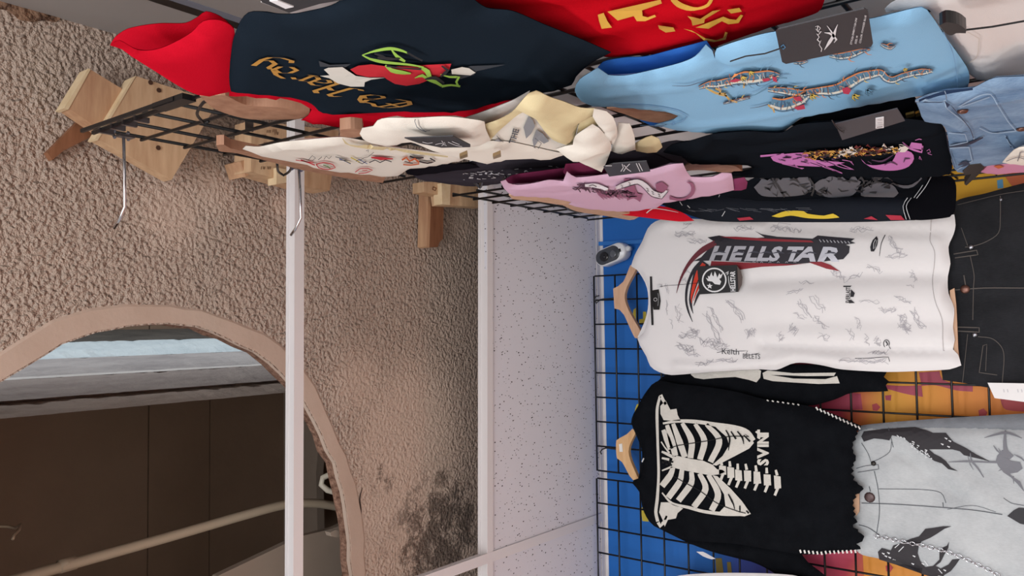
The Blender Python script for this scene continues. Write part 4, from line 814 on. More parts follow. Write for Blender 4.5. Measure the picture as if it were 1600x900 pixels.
for p, w in [([(1430, 160), (1480, 162), (1500, 182), (1516, 202), (1521, 216)], 1), ([(1482, 230), (1510, 226), (1525, 220), (1536, 215)], [2, 3, 4, 2]), ([(1497, 258), (1508, 254), (1514, 256), (1502, 261)], [2, 5, 4, 1]), ([(1572, 214), (1580, 230)], 2), ([(1478, 206), (1482, 230), (1492, 262)], 1)]: m.rib(j1, p, w, .0024)
m.build('dark_seam', plain('20304a'), jeans)
m = MB(); m.rib(j1, [(1436, 157), (1476, 145), (1520, 139)], [3, 6, 3], .002); m.build('waistband_fade', cloth('34486a', .2), jeans)
def rivet(surf, px, r, mat, parent, nm='rivet'):
    p = surf.hit(np.array([px], float), .0)[0]; m = MB(); d = np.zeros(3); d[surf.ax] = -1
    m.tube([p, p + d * .002, p + d * .0035, p + d * .004], [r, r, r * .7, r * .25], 12); m.build(nm, mat, parent, True)
COPPER = plain('6a4a40', .35, .7)
rivet(j1, (1504, 172), .0055, COPPER, jeans, 'button'); rivet(j1, (1596, 200), .0055, COPPER, jeans, 'button')
# pink patterned shorts with white piece and black clip
p1 = P_(.096, [(1515, 262), (1530, 254), (1560, 251), (1680, 250), (1680, 272), (1600, 268), (1545, 271), (1528, 268)], .006, .012)
pk = garment('pink_shorts', 'edge of pink patterned garment clipped below the blue jeans', 'trousers', [('body', p1, cloth('d898b8', .15))])
m = MB(); m.poly(p1, [(1552, 258), (1562, 256), (1569, 259), (1560, 262)], .002, True); m.build('orange_print', plain('c86a38'), pk); m = MB(); m.poly(p1, [(1518, 260), (1530, 254), (1542, 258), (1536, 264), (1524, 264)], .002, True); m.build('maroon_print', plain('6a2038'), pk)
m = MB(); m.prism([(1504, 268), (1514, 258), (1532, 256), (1538, 262), (1530, 272), (1510, 290), (1507, 288), (1518, 272), (1508, 274)], 0, .080, .012); tag(m.build('trouser_clip', plain('2a2420', .4), None, False, hit(np.array([(1520., 266)]), 0, .08)[0]), 'dark toothed trouser clip gripping the pink garment', 'clip')
p2 = P_(.062, [(1566, 254), (1578, 240), (1592, 230), (1680, 222), (1680, 258), (1600, 258)], .006, .014); wt = garment('white_ruffle', 'small white ruffled piece at the right edge beside the blue jeans', 'shirt', [('body', p2, CREAM)])
m = MB(); m.rib(p2, [(1590, 252), (1594, 238), (1606, 236)], 1.5, .002); m.rib(p2, [(1572, 252), (1590, 246), (1604, 250)], 1, .002); m.build('line_print', plain('707076'), wt)
# off-white trousers
o1 = Surf(0, .120, [(1382, 14), (1392, 4), (1420, -8), (1520, -30), (1680, -40), (1680, 108), (1610, 117), (1555, 120), (1516, 117), (1492, 76), (1470, 44), (1450, 14), (1415, 12), (1385, 20)], .012, .04, [(((1480, 20), (1530, 60), (1540, 110)), .006, .02), (((1560, 0), (1590, 50), (1600, 100)), -.005, .02)])
off = garment('off_white_shirt', 'off-white garment hanging past the hem of the light blue tee', 'shirt', [('body', o1, cloth('dcd6d4', .06))], TR)
m = MB(); m.rib(o1, [(1440, 30), (1480, 34), (1530, 60), (1525, 90), (1500, 105)], 1.2, .002); m.build('seam', plain('c4bcb4'), off)
m = MB(); m.prism(catmull(np.array([(1468, 40), (1478, 35), (1494, 37), (1504, 42), (1510, 47), (1509, 52), (1494, 52), (1488, 55), (1480, 54)], float), True, 4), 0, .088, .01); m.tube(hit(np.array([(1508., 47), (1550, 42), (1640, 26)]), 0, .092), .0009, 5); tag(m.build('seal_tag', plain('0e0e10', .35), None, False, hit(np.array([(1490., 45)]), 0, .09)[0]), 'small black seal tag on a long thread over the off-white garment', 'tag')
#BACKWALL
# ------------------------------------------------------------------ garments on the back wall
TB = 'tops hung on the back wall'
WHITE = cloth('e9e6e6', .04, .85, .8)
tee = Surf(1, -.098, [(986, 416), (992, 398), (1004, 376), (1012, 357), (1024, 346), (1049, 340), (1087, 342), (1200, 346), (1350, 343), (1450, 340), (1491, 335), (1493, 352), (1490, 366), (1482, 386), (1485, 412), (1481, 432), (1482, 458), (1491, 482), (1489, 512), (1492, 531), (1489, 546), (1497, 554), (1502, 571), (1484, 577), (1431, 580), (1382, 581), (1314, 577), (1280, 570), (1243, 567), (1213, 578), (1187, 577), (1114, 581), (1049, 586), (1029, 581), (1016, 572), (1010, 557), (1000, 540), (996, 529), (1005, 521), (1012, 500), (1016, 475), (1014, 452), (1007, 436), (996, 422)], .012, .03,
           [(((1040, 350), (1120, 354), (1200, 350)), 0.0090, .012), (((1200, 354), (1330, 358), (1484, 362)), -0.0135, .016), (((1180, 438), (1320, 430), (1478, 428)), -0.0150, .018), (((1080, 455), (1250, 466), (1480, 466)), 0.0075, .03), (((1190, 536), (1300, 542), (1486, 546)), -0.0180, .010), (((1060, 572), (1140, 574), (1230, 562), (1330, 566)), 0.0120, .012), (((1100, 470), (1210, 480), (1212, 520)), 0.0045, .03), (((1200, 505), (1330, 500), (1480, 500)), -0.0075, .02), (((1055, 358), (1110, 366), (1180, 360)), -0.0075, .012), (((1450, 346), (1470, 400), (1470, 470), (1474, 545)), 0.0045, .012)])
tb = Surf(1, -.088, [(994, 420), (1004, 418), (1020, 430), (1028, 470), (1022, 512), (1006, 528), (996, 527), (1008, 500), (1013, 475), (1011, 450), (1004, 434)], .004, .01)
whitet = garment('long_tee', 'long white tee covered in faint signatures with a slanted metallic logo', 'shirt', [('body', tee, WHITE), ('neck_lining', tb, WHITE)], TB)
m = MB(); m.rib(tee, [(1017, 432), (1018, 470), (1019.5, 508)], 3.4, .002); m.build('neck_tape', plain('1c1a1c'), whitet)
m = MB(); m.poly(tee, [(1019, 454), (1030, 452), (1033, 470), (1031, 484), (1022, 484), (1019, 470)], .003); m.build('neck_label', plain('0c0c0e', .5), whitet)
m = MB(); m.rib(tee, [(1024 + 2.6 * math.cos(a), 468 + 2.6 * math.sin(a)) for a in np.linspace(0, 6.28, 10)], .8, .004); m.rib(tee, [(1028, 458), (1029, 464), (1028, 478)], .5, .004); m.build('label_emblem', plain('c0c0c4'), whitet)
m = MB()
for p in ([(1455, 342), (1454, 362), (1453, 376), (1460, 392), (1460, 412), (1457, 440), (1461, 470), (1472, 500), (1473, 530), (1474, 548)],): m.rib(tee, p, 1, .0012)
m.rib(tee, [(1474, 547.5), (1488, 548)], 1.6, .002); m.build('hem_seam', plain('b4acac'), whitet)
# slanted logo
DKB = plain('1e1b26', .6); m = MB()
m.poly(tee, [(1106, 371), (1124, 368), (1150, 373), (1213, 377), (1274, 381), (1318, 381), (1328, 385), (1327, 395), (1318, 405), (1276, 410), (1240, 413), (1213, 413), (1160, 409), (1120, 407), (1084, 408), (1096, 402), (1104, 393), (1112, 384), (1117, 378)], .002)
m.poly(tee, [(1180, 361), (1190, 366), (1215, 370), (1270, 373), (1278, 368), (1300, 370), (1336, 373), (1330, 377), (1337, 380), (1320, 383), (1270, 382), (1200, 378), (1160, 374), (1195, 371)], .002)
m.build('dark_banner', DKB, whitet)
m = MB(); m.poly(tee, [(1112, 408), (1160, 410), (1240, 413), (1262, 412), (1230, 415), (1190, 417), (1160, 421), (1130, 426), (1110, 420)], .0026); m.poly(tee, [(1264, 410), (1284, 409), (1298, 414), (1313, 424), (1292, 420)], .0026)
m.poly(tee, [(1126, 370), (1150, 370), (1200, 373), (1268, 376), (1272, 379), (1200, 377), (1150, 374)], .003); m.build('red_flame', plain('8c1c2a', .6), whitet)
m = MB(); m.rib(tee, [(1118, 379), (1096, 392), (1078, 410), (1066, 430), (1060, 446), (1057, 458)], [8, 9, 7, 5, 3, .6], .0022); m.build('maroon_flame', plain('641c2a', .6), whitet)
m = MB(); m.rib(tee, [(1098, 405), (1084, 422), (1074, 446), (1072, 470), (1076, 488), (1082, 503)], [3, 5, 4, 3.5, 3, .6], .0026); m.rib(tee, [(1102, 410), (1090, 428), (1083, 450), (1079, 468), (1080, 480), (1083, 490)], [14, 14, 10, 7, 4, .6], .0024); m.rib(tee, [(1098, 448), (1090, 462), (1084, 478)], [4, 4, 1], .003); m.build('dark_flame', DKB, whitet)
m = MB(); m.rib(tee, [(1100, 412), (1090, 430), (1084, 448), (1080, 466), (1081, 474)], [6, 9, 6, 4, .5], .0034); m.rib(tee, [(1094, 442), (1088, 456), (1083, 470)], [3, 3, .6], .0036); m.build('bright_flame', plain('d83a22', .6), whitet)
m = MB()
for k, (ch, x, w_) in enumerate(zip('HELLSTAR', (1107, 1138, 1162, 1181, 1200, 1224, 1242, 1276), (39, 39, 37, 37, 34, 38, 45, 52))): m.text(tee, ch, (x, 406 + k * .2), (w_, .4), (12, -30), .0034, .045)
m.build('silver_lettering', plain('b9bac4', .35, .3), whitet)
m = MB()
for k, (ch, x) in enumerate(zip('HELLSTAR', (1110, 1140, 1164, 1183, 1202, 1226, 1252, 1284))): m.rib(tee, [(x + 5, 395 + k * .2), (x + 14, 393 + k * .2), (x + 24, 395 + k * .2)], [.6, 3.4, .6], .0042)
m.build('letter_shade', plain('3a3a48', .5), whitet)
m = MB()
for i in range(9): m.rib(tee, [(1280 + i * 5.6, 374 + i * .35), (1283 + i * 5.6, 378 + i * .3)], [1, 1.6], .0034, smooth=False)
for i in range(7): m.rib(tee, [(1162 + i * 13, 410.5), (1164 + i * 13, 408.6), (1166 + i * 13, 410.5)], .8, .0036, smooth=False)
m.build('chain_links', plain('a8a8b0', .5), whitet)
m = MB(); m.poly(tee, [(1361, 393), (1360, 386), (1364, 375), (1370, 369), (1372, 373), (1371, 383), (1366, 393)], .002, True); m.rib(tee, [(1383, 367), (1377, 380), (1374, 400)], [1.2, 1, .5], .002); m.build('oval_mark', plain('1c1a22'), whitet)
m = MB(); m.rib(tee, [(1365, 389), (1365, 380), (1368, 374)], .8, .003); m.rib(tee, [(1367, 388), (1369, 380), (1370, 375)], .5, .003); m.build('oval_mark_lines', plain('d8d6d8'), whitet)
m = MB(); m.text(tee, 'EVERLAST', (1328, 473.5), (0.1, -5.6), (-9.5, .2), .003, .02); m.poly(tee, [(1330, 452), (1336, 458), (1334, 464), (1329, 464)], .002, True); m.poly(tee, [(1327, 474), (1336, 473.5), (1330, 468), (1326, 470)], .002); m.poly(tee, [(1318, 446.5), (1331, 446.5), (1329, 448.5), (1318, 448.5)], .002); m.build('small_logo', plain('222026'), whitet)
m = MB()
m.text(tee, 'Keith', (1127, 553), (13, .6), (0, -13), .002); m.text(tee, 'BELETS', (1160, 560), (9, .3), (0, -11), .002, 0); m.rib(tee, [(1120, 551), (1140, 547), (1150, 549)], .8, .002); m.rib(tee, [(1150, 549), (1168, 548), (1164, 556), (1186, 552)], .8, .002)
m.rib(tee, [(1336, 560), (1352, 560), (1380, 558), (1388, 558), (1390, 565)], 1, .002); m.rib(tee, [(1385 + 4.5 * math.cos(a), 537 + 6 * math.sin(a)) for a in np.linspace(0, 6.28, 14)], 1.2, .002); m.rib(tee, [(1384, 533), (1387, 538), (1384, 542)], 2, .002); m.rib(tee, [(1389, 541), (1392, 546)], 1, .002)
m.build('ink_signature', plain('38363c'), whitet)
m = MB()
def sig(x, y, L, h, ang, w=.8):
    n_ = rng.randint(5, 10); q = np.stack([np.linspace(0, L, n_) + rng.uniform(-2.5, 2.5, n_), rng.uniform(-h, h, n_)], 1); c, s_ = math.cos(ang), math.sin(ang)
    m.rib(tee, np.stack([x + q[:, 0] * c - q[:, 1] * s_, y + q[:, 0] * s_ + q[:, 1] * c], 1), rng.uniform(.5, w), .002, step=4)
for x, y, L, h, a, k in [(1066, 352, 14, 3, -.2, 2), (1056, 367, 30, 4, 0, 5), (1075, 378, 26, 4, 0, 4), (1150, 357, 26, 4, 0, 4), (1205, 354, 30, 5, .1, 5), (1235, 358, 16, 5, .2, 2), (1328, 358, 24, 4, 0, 4), (1345, 360, 18, 3, 0, 2), (1388, 372, 30, 5, .9, 5), (1385, 402, 30, 4, -.2, 3), (1355, 416, 22, 4, .3, 3), (1424, 425, 16, 6, 1.2, 3), (1418, 450, 12, 3, 0, 1), (1300, 425, 24, 5, .5, 4), (1250, 440, 18, 3, 0, 2), (1328, 438, 18, 4, -.4, 3), (1230, 458, 26, 4, -.3, 3), (1246, 470, 30, 4, .9, 4), (1268, 462, 30, 5, .8, 3), (1240, 490, 20, 3, .5, 3), (1272, 495, 26, 4, .7, 4), (1110, 480, 40, 4, 1.1, 3), (1102, 490, 50, 4, 1.1, 4), (1138, 470, 40, 5, .9, 5), (1165, 520, 14, 8, 0, 5), (1236, 512, 12, 8, .8, 4), (1218, 520, 12, 6, 1.2, 3), (1076, 515, 14, 5, .3, 4), (1064, 528, 30, 7, -.2, 6), (1058, 540, 26, 6, .2, 6), (1070, 546, 24, 5, .4, 4), (1095, 535, 32, 7, .1, 6), (1115, 542, 22, 5, 0, 5), (1090, 568, 26, 4, -.1, 4), (1120, 562, 30, 5, .1, 4), (1042, 468, 22, 2.5, 1.5, 2), (1058, 478, 26, 4, 1.4, 3), (1048, 500, 14, 3, 1.4, 1), (1375, 485, 26, 4, 0, 4), (1408, 492, 30, 6, 1.2, 8), (1425, 485, 34, 6, 1, 5), (1400, 510, 20, 5, .2, 3), (1340, 495, 18, 4, 1.3, 3), (1325, 515, 18, 5, 1.2, 3), (1280, 525, 16, 4, .3, 3), (1352, 525, 14, 4, 1.2, 2), (1370, 528, 12, 5, 1.3, 3), (1360, 550, 24, 4, 0, 4), (1310, 562, 36, 2, 0, 3), (1340, 564, 44, 4, 0, 5), (1175, 405, 14, 3, .5, 1), (1400, 462, 26, 4, .4, 3), (1345, 470, 30, 3, .1, 2), (1100, 425, 10, 3, .6, 1), (1070, 420, 12, 4, .6, 2), (1060, 435, 14, 4, .4, 2), (1040, 448, 12, 3, 1.4, 2)]:
    for _ in range(k): sig(x + rng.uniform(-3, 3), y + rng.uniform(-3, 3), L, h, a)
m.build('pencil_signatures', plain('b2afb5'), whitet)
tgw = hangtag('black square hang tag with round white crown emblem on the white tee', 1, -.145, [(1089, 416), (1151, 414), (1153, 456), (1093, 460)], plain('121318', .5), [(1031, 448), (1040, 446.5), (1060, 445), (1092, 442)], None, .002)
m = MB(); m.prism([(1151, 414.5), (1156, 422), (1159, 433), (1158, 445), (1153, 456)], 1, -.142, .004); m.build('card_back', plain('5a4c48', .6), tgw)
sw = Surf(1, -.145); m = MB(); m.rib(sw, [(1116 + 18.2 * math.cos(a), 437.5 + 18.2 * math.sin(a)) for a in np.linspace(0, 2 * math.pi, 30)], 2.2, .0006)
m.poly(sw, [(1117, 444), (1125, 445), (1127, 440), (1124, 436), (1127, 434), (1130, 426), (1126, 430), (1124, 427), (1121, 434), (1119, 428), (1117, 424), (1115, 432), (1113, 430), (1112, 425), (1109, 432), (1106, 431), (1107, 436), (1103, 434), (1106, 439), (1113, 440)], .0006)
st = [(1109 + r_ * math.cos(a), 447 + r_ * math.sin(a)) for a, r_ in [(i * math.pi / 5 - .3, 4.8 if i % 2 == 0 else 2.1) for i in range(10)]]; m.poly(sw, st, .0006)
m.text(sw, 'HELLSTAR', (1149, 455.5), (-.15, -6.9), (-10.5, 0), .0007, .03); m.rib(sw, [(1138, 431), (1139, 442), (1141, 450)], [.5, 1.2, .6], .0006); m.rib(sw, [(1134, 427), (1138, 424), (1136, 430), (1138, 427)], 1.6, .0006)
m.build('white_print', plain('e4e4e6'), tgw)
m = MB(); m.box(hit(np.array([[1030., 447]]), 1, -.118)[0], (.004, .004, .006)); m.build('loop_clip', plain('d0d0d2'), tgw)

# skeleton sweater
KN = NT('black_knit', .95, 0, .15); v = KN.coord(); KN.col(KN.mix(KN.noise(v, 30, 3), lin('0c0d10'), lin('181a1e'))); KN.bump(KN.noise(KN.coord((1, 1, 2)), 260, 2), .5, .003); KN.b.inputs['Specular IOR Level'].default_value = .02; KN = KN.m
WK = NT('white_knit', .95, 0, .15); v = WK.coord(); WK.col(WK.mix(WK.noise(v, 40, 3), lin('c4c0b8'), lin('dedad2'))); WK.bump(WK.noise(v, 230, 3), .7, .003); WK = WK.m
jit = lambda P, a=1.2: [(x + rng.uniform(-a, a), y + rng.uniform(-a, a)) for x, y in P]
sb = Surf(1, -.102, [(986, 662), (990, 646), (997, 634), (1007, 616), (1026, 596), (1060, 600), (1100, 604), (1150, 612), (1200, 625), (1262, 634), (1300, 646), (1345, 665), (1344.5, 669.2), (1338.6, 673.5), (1340.4, 677.8), (1336, 682), (1337.6, 686.5), (1331.9, 691.0), (1333.4, 695.5), (1331, 700), (1333.5, 704.0), (1333.0, 708.0), (1337.3, 712.0), (1337, 716), (1337.0, 719.8), (1333.0, 723.5), (1334.2, 727.2), (1330, 731), (1334.3, 735.8), (1329.4, 740.5), (1335.2, 745.2), (1333, 750), (1339.1, 753.3), (1340.7, 756.7), (1347, 760), (1349.6, 764.0), (1345, 768), (1343.1, 770.5), (1336, 773), (1338.2, 777.2), (1332.5, 781.5), (1334.2, 785.8), (1332, 790), (1336.5, 794.4), (1332.7, 798.8), (1337.5, 803.2), (1333.4, 807.6), (1338, 812), (1339.9, 816.0), (1332.6, 820.0), (1333, 824), (1340.5, 827.3), (1340.8, 830.7), (1346, 834), (1350.6, 838.0), (1349, 842), (1347.3, 846.0), (1338, 850), (1343.7, 854.0), (1345, 858), (1300, 864), (1250, 866), (1150, 850), (1075, 844), (1040, 830), (1022, 822), (1010, 808), (1003, 790), (1000, 770), (988, 755), (990, 750), (1002, 746), (1006, 720), (1004, 690), (995, 674)], .014, .03,
          [(((1180, 640), (1260, 655), (1330, 680)), .006, .02), (((1240, 720), (1290, 740), (1330, 745)), -.006, .02), (((1120, 820), (1200, 830), (1320, 838)), -.004, .02), (((1200, 790), (1280, 800), (1330, 800)), .005, .02)])
su = Surf(1, -.056, [(1026, 597), (1036, 588), (1049, 584), (1100, 578), (1200, 570), (1300, 570), (1388, 576), (1384, 584), (1381, 589), (1389, 596), (1384, 602), (1388, 611), (1376, 612), (1330, 614), (1305, 624), (1262, 634), (1200, 626), (1120, 612), (1060, 604)], .014, .02)
slv = Surf(1, -.058, [(1030, 826), (1075, 838), (1150, 846), (1243, 858), (1262, 878), (1290, 900), (1340, 950), (1260, 950), (1215, 900), (1180, 880), (1150, 872), (1112, 862), (1075, 848)], .014, .02)
slb = Surf(1, -.085, [(988, 666), (1000, 668), (1012, 700), (1010, 740), (996, 752), (1000, 735), (1003, 705)], .004, .01)
swt = garment('knit_sweater', 'black knit sweater with white ribcage and spine', 'sweater', [('body', sb, KN), ('near_sleeve', su, KN), ('far_sleeve', slv, KN), ('neck_lining', slb, KN)], TB)
m = MB()
def rb(p, w, lift=.004): m.rib(sb, jit(p, .4), w, lift)
rb([(1031, 619), (1027, 640), (1028, 690), (1029, 740), (1027, 780), (1025, 800), (1028, 815)], [4, 4.6, 4, 4, 4, 5, 5]); rb([(1032, 617), (1036, 624), (1040, 632)], [5, 5, 4]); rb([(1028, 816), (1032, 822), (1038, 814), (1042, 806)], [5, 6, 4, 3])
m.poly(sb, jit([(1033, 634), (1041, 626), (1048, 640), (1058, 638), (1060, 648), (1065, 657), (1050, 657), (1038, 656), (1033, 646)], .5), .004); m.poly(sb, jit([(1034, 785), (1045, 784), (1068, 794), (1060, 801), (1057, 809), (1045, 812), (1040, 822), (1036, 812), (1031, 800)], .5), .004)
# sternum
m.poly(sb, jit([(1052, 717), (1058, 712), (1080, 717), (1100, 720), (1114, 726), (1122, 733), (1130, 734), (1134, 737), (1126, 741), (1112, 742), (1090, 738), (1070, 734), (1056, 731), (1050, 724)], .5), .0045)
rb([(1034, 706), (1044, 710), (1054, 716)], [3, 5, 4]); rb([(1034, 735), (1044, 731), (1054, 727)], [2, 3, 4]); rb([(1034, 716), (1046, 718)], [3, 4]); rb([(1033, 690), (1038, 698), (1046, 708)], [2, 2, 3])
# upper ribs (towards the white tee)
rb([(1036, 662), (1060, 658), (1090, 659), (1120, 664), (1150, 669), (1168, 676), (1178, 688)], [3, 5, 6, 6, 8, 9, 5])
for a in ([(1036, 672), (1042, 686), (1048, 702)], [(1042, 664), (1050, 690), (1055, 712)], [(1052, 662), (1062, 690), (1070, 714)], [(1066, 661), (1080, 688), (1079, 716)], [(1086, 662), (1100, 688), (1094, 718)], [(1104, 663), (1124, 688), (1110, 722)]): rb(a, [6, 10, 9])
m.poly(sb, jit([(1116, 664), (1135, 668), (1160, 675), (1176, 686), (1179, 692), (1172, 700), (1150, 712), (1120, 727), (1114, 726), (1130, 712), (1140, 695), (1136, 682), (1124, 672)], .4), .0042)
# lower ribs
rb([(1034, 770), (1050, 786), (1076, 793), (1100, 799), (1130, 803), (1160, 804)], [2, 4, 5, 5, 6, 5])
for a in ([(1052, 730), (1048, 742), (1034, 760)], [(1066, 734), (1062, 752), (1044, 778)], [(1080, 737), (1080, 754), (1060, 782)], [(1093, 740), (1102, 764), (1084, 792)], [(1107, 742), (1122, 772), (1112, 798)]): rb(a, [7, 10, 9.5])
m.poly(sb, jit([(1114, 742), (1122, 744), (1142, 762), (1160, 782), (1174, 802), (1164, 806), (1140, 804), (1124, 801), (1134, 790), (1132, 772)], .4), .0042)
# spine
for i, (x, y, h) in enumerate([(1130, 734, 14), (1143, 738, 17), (1155, 742, 17), (1169, 743, 18), (1184, 746, 19), (1200, 749, 18), (1216, 753, 20)]):
    m.poly(sb, jit([(x - 6, y - h * .5), (x + 5, y - h * .45), (x + 6, y + h * .5), (x - 5, y + h * .5)], .7), .0045)
    rb([(x - 2, y - h * .5), (x - 4 + (i % 3), y - h * .5 - 9)], [4.5, 3.5]); rb([(x, y + h * .45), (x - 5, y + h * .5 + 11)], [4.5, 4])
for ch, y, w_ in (('S', 727, 21), ('V', 715, 23), ('I', 699, 21), ('N', 694, 19), ('T', 684, 20)): m.text(sb, ch, (1200, y), (0, -w_), (-23, 0), .004, .05)
m.rib(sb, [(1181, 674), (1188, 680), (1186, 686)], 3, .004)
m.build('rib_cage', WK, swt)
m = MB()
for p in ([(1046, 700), (1060, 696), (1085, 692), (1110, 688), (1140, 682), (1170, 682)], [(1052, 744), (1070, 754), (1095, 768), (1120, 786), (1150, 798), (1165, 802)]): m.rib(sb, p, 1.4, .006)
for p in ([(1134, 672), (1140, 684), (1138, 704)], [(1142, 674), (1150, 686)], [(1152, 674), (1160, 684), (1162, 694)], [(1162, 680), (1172, 690)], [(1138, 772), (1146, 788), (1148, 796)], [(1156, 790), (1156, 800), (1150, 798)], [(1166, 798), (1170, 802)]): m.rib(sb, p, [2, 3, 1][:len(p)], .006)
for x, y in ((1036, 722), (1040, 720), (1046, 722), (1050, 721), (1042, 725), (1048, 726)): m.rib(sb, [(x - 2, y), (x + 2, y + 1)], 3, .006, smooth=False)
m.build('black_lines', plain('0c0d10', .95), swt)
m = MB(); m.poly(su, jit([(1080, 585), (1084, 579), (1110, 580), (1160, 579), (1186, 577), (1190, 580), (1188, 590), (1182, 597), (1172, 594), (1150, 589), (1120, 590), (1100, 593), (1086, 590)], .6), .003); m.poly(su, jit([(1192, 582), (1200, 579), (1240, 583), (1306, 582), (1304, 587), (1260, 587), (1230, 586), (1204, 586), (1240, 592), (1290, 592), (1308, 587), (1313, 599), (1280, 600), (1240, 597), (1208, 595), (1194, 592)], .6), .003); m.build('arm_bones', WK, swt)
m = MB()
for i in range(7): x = 1198 + i * 8; m.rib(sb, [(x, 625 + i * 1.1), (x + 3, 626.5 + i * 1.1)], 2, .004, smooth=False)
for i in range(12): x = 1275 + i * 6; y = 637 + i * 2.7; m.rib(sb, [(x, y - 1), (x + 3, y + 4)], 2.4, .005, smooth=False)
for i in range(15): x = 1250 + i * 6.6; y = 864 - (i - 5) * .25 if i > 5 else 862 + i * .6; m.rib(sb, [(x, y - 3), (x + 1.5, y + 2)], 2.6, .006, smooth=False)
m.build('white_overcast_stitching', plain('dcdad6'), swt)
m = MB(); m.rib(sb, [(1006, 716), (1003, 722)], 2, .003, smooth=False); m.build('neck_stitch', plain('d0d0d0'), swt)

# black jeans
BD = denim('17181b', '2a2b2f', 'black_denim', 10)
bj = Surf(1, -.062, [(1494, 314), (1540, 302), (1600, 286), (1690, 268), (1690, 604), (1600, 604), (1548, 606), (1520, 601), (1496, 597), (1473, 594), (1470, 570), (1468, 530), (1468, 500), (1468, 470), (1468, 430), (1468, 402), (1468, 380), (1472, 362), (1480, 340)], .014, .03, [(((1540, 470), (1600, 460), (1680, 455)), -.008, .02), (((1530, 360), (1600, 370), (1680, 372)), .006, .03)])
bjeans = garment('black_jeans', 'faded black jeans below the hem of the white tee', 'trousers', [('denim', bj, BD)], 'jeans on the back wall')
m = MB()
for p, w in [([(1496, 320), (1562, 304), (1600, 298)], 1), ([(1563, 306), (1563, 340), (1560, 364), (1540, 378), (1519, 385), (1508, 386)], 1.2), ([(1492, 403), (1528, 398), (1526, 391), (1490, 397)], 1.6), ([(1516, 400), (1522, 430), (1521, 450), (1520, 500)], 1.2), ([(1506, 430), (1509, 448)], 1.8), ([(1492, 453), (1540, 450), (1600, 450), (1680, 449)], 1.6), ([(1492, 511), (1530, 512), (1530, 519), (1492, 517)], 1.6), ([(1528, 526), (1552, 530), (1568, 550), (1566, 600)], 1.2), ([(1536, 540), (1530, 582), (1558, 586)], 1.2), ([(1536, 540), (1542, 538), (1540, 580)], 1), ([(1512, 522), (1508, 560), (1504, 598)], 1), ([(1502, 356), (1512, 384)], 1)]: m.rib(bj, p, w, .002)
m.build('faded_seam', plain('58524e', .9), bjeans)
rivet(bj, (1508, 452), .010, COPPER, bjeans, 'button'); rivet(bj, (1517, 386), .006, STEEL, bjeans); rivet(bj, (1523, 523), .006, STEEL, bjeans); rivet(bj, (1564, 312), .004, STEEL, bjeans)
m = MB(); m.prism([(1543, 598), (1600, 599), (1680, 600), (1680, 632), (1600, 628), (1554, 622)], 1, -.092, .001); lb = tag(m.build('paper_label', plain('e6e4e4', .7), None, False, hit(np.array([(1575., 610)]), 1, -.09)[0]), 'white paper label with faint print hanging below the black jeans', 'label')
m = MB(); sp = Surf(1, -.092)
for x in (1568, 1574, 1590, 1596): m.rib(sp, [(x, 608), (x + 1, 613)], 1.4, .0006, smooth=False)
m.build('faint_print', plain('c4c2c6'), lb)

# light grey jeans
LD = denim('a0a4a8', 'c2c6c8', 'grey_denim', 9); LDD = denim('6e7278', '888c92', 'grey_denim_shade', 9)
lj = Surf(1, -.055, [(1326, 690), (1346, 672), (1378, 669), (1450, 667), (1560, 668), (1690, 674), (1690, 980), (1520, 940), (1470, 906), (1420, 882), (1370, 872), (1342, 864), (1328, 840), (1326, 800), (1324, 770), (1322, 735), (1324, 716)], .016, .04,
          [(((1398, 700), (1430, 722), (1470, 752), (1500, 776)), -.008, .010), (((1380, 730), (1420, 724), (1460, 736)), .005, .012), (((1375, 765), (1440, 766), (1500, 770)), -.003, .008), (((1480, 730), (1520, 760), (1560, 790)), .005, .02), (((1450, 840), (1520, 860), (1600, 880)), .006, .03), (((1530, 740), (1560, 730), (1620, 740)), -.005, .02)])
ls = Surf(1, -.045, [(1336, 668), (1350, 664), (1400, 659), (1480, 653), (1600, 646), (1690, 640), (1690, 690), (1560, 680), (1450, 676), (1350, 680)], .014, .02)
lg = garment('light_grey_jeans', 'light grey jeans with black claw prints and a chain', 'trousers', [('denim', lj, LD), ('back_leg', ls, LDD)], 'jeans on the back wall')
CL = plain('2a272c', .75); m = MB()
m.poly(lj, [(1346, 682), (1350, 674), (1380, 670), (1430, 667), (1448, 672), (1458, 676), (1478, 676), (1490, 690), (1510, 700), (1526, 710), (1548, 721), (1536, 718), (1518, 714), (1506, 711), (1500, 705), (1488, 702), (1452, 702), (1460, 709), (1470, 714), (1478, 720), (1486, 730), (1497, 736), (1482, 733), (1472, 724), (1460, 720), (1448, 712), (1436, 704), (1424, 694), (1412, 684), (1394, 680), (1390, 688), (1378, 686), (1366, 685), (1350, 690)], .002)
m.poly(lj, [(1372, 862), (1378, 856), (1392, 860), (1396, 852), (1410, 848), (1422, 842), (1436, 838), (1446, 826), (1462, 824), (1474, 822), (1487, 822), (1476, 826), (1464, 834), (1454, 840), (1440, 846), (1436, 852), (1434, 864), (1438, 876), (1446, 886), (1458, 884), (1468, 874), (1468, 862), (1472, 856), (1480, 852), (1483, 846), (1482, 856), (1476, 866), (1470, 878), (1462, 884), (1470, 888), (1482, 882), (1488, 874), (1500, 873), (1494, 882), (1486, 892), (1476, 898), (1470, 906), (1440, 896), (1400, 882), (1374, 874)], .002)
m.build('claw_print', CL, lg)
m = MB()
for i in range(26):
    a = rng.uniform(0, 1); x = 1400 + a * 60 + rng.uniform(-4, 4); y = 676 + a * 42 + rng.uniform(-4, 4); m.rib(lj, [(x, y), (x + rng.uniform(1.5, 4), y + rng.uniform(1, 3))], [.8, 2, .5][:2], .003, smooth=False)
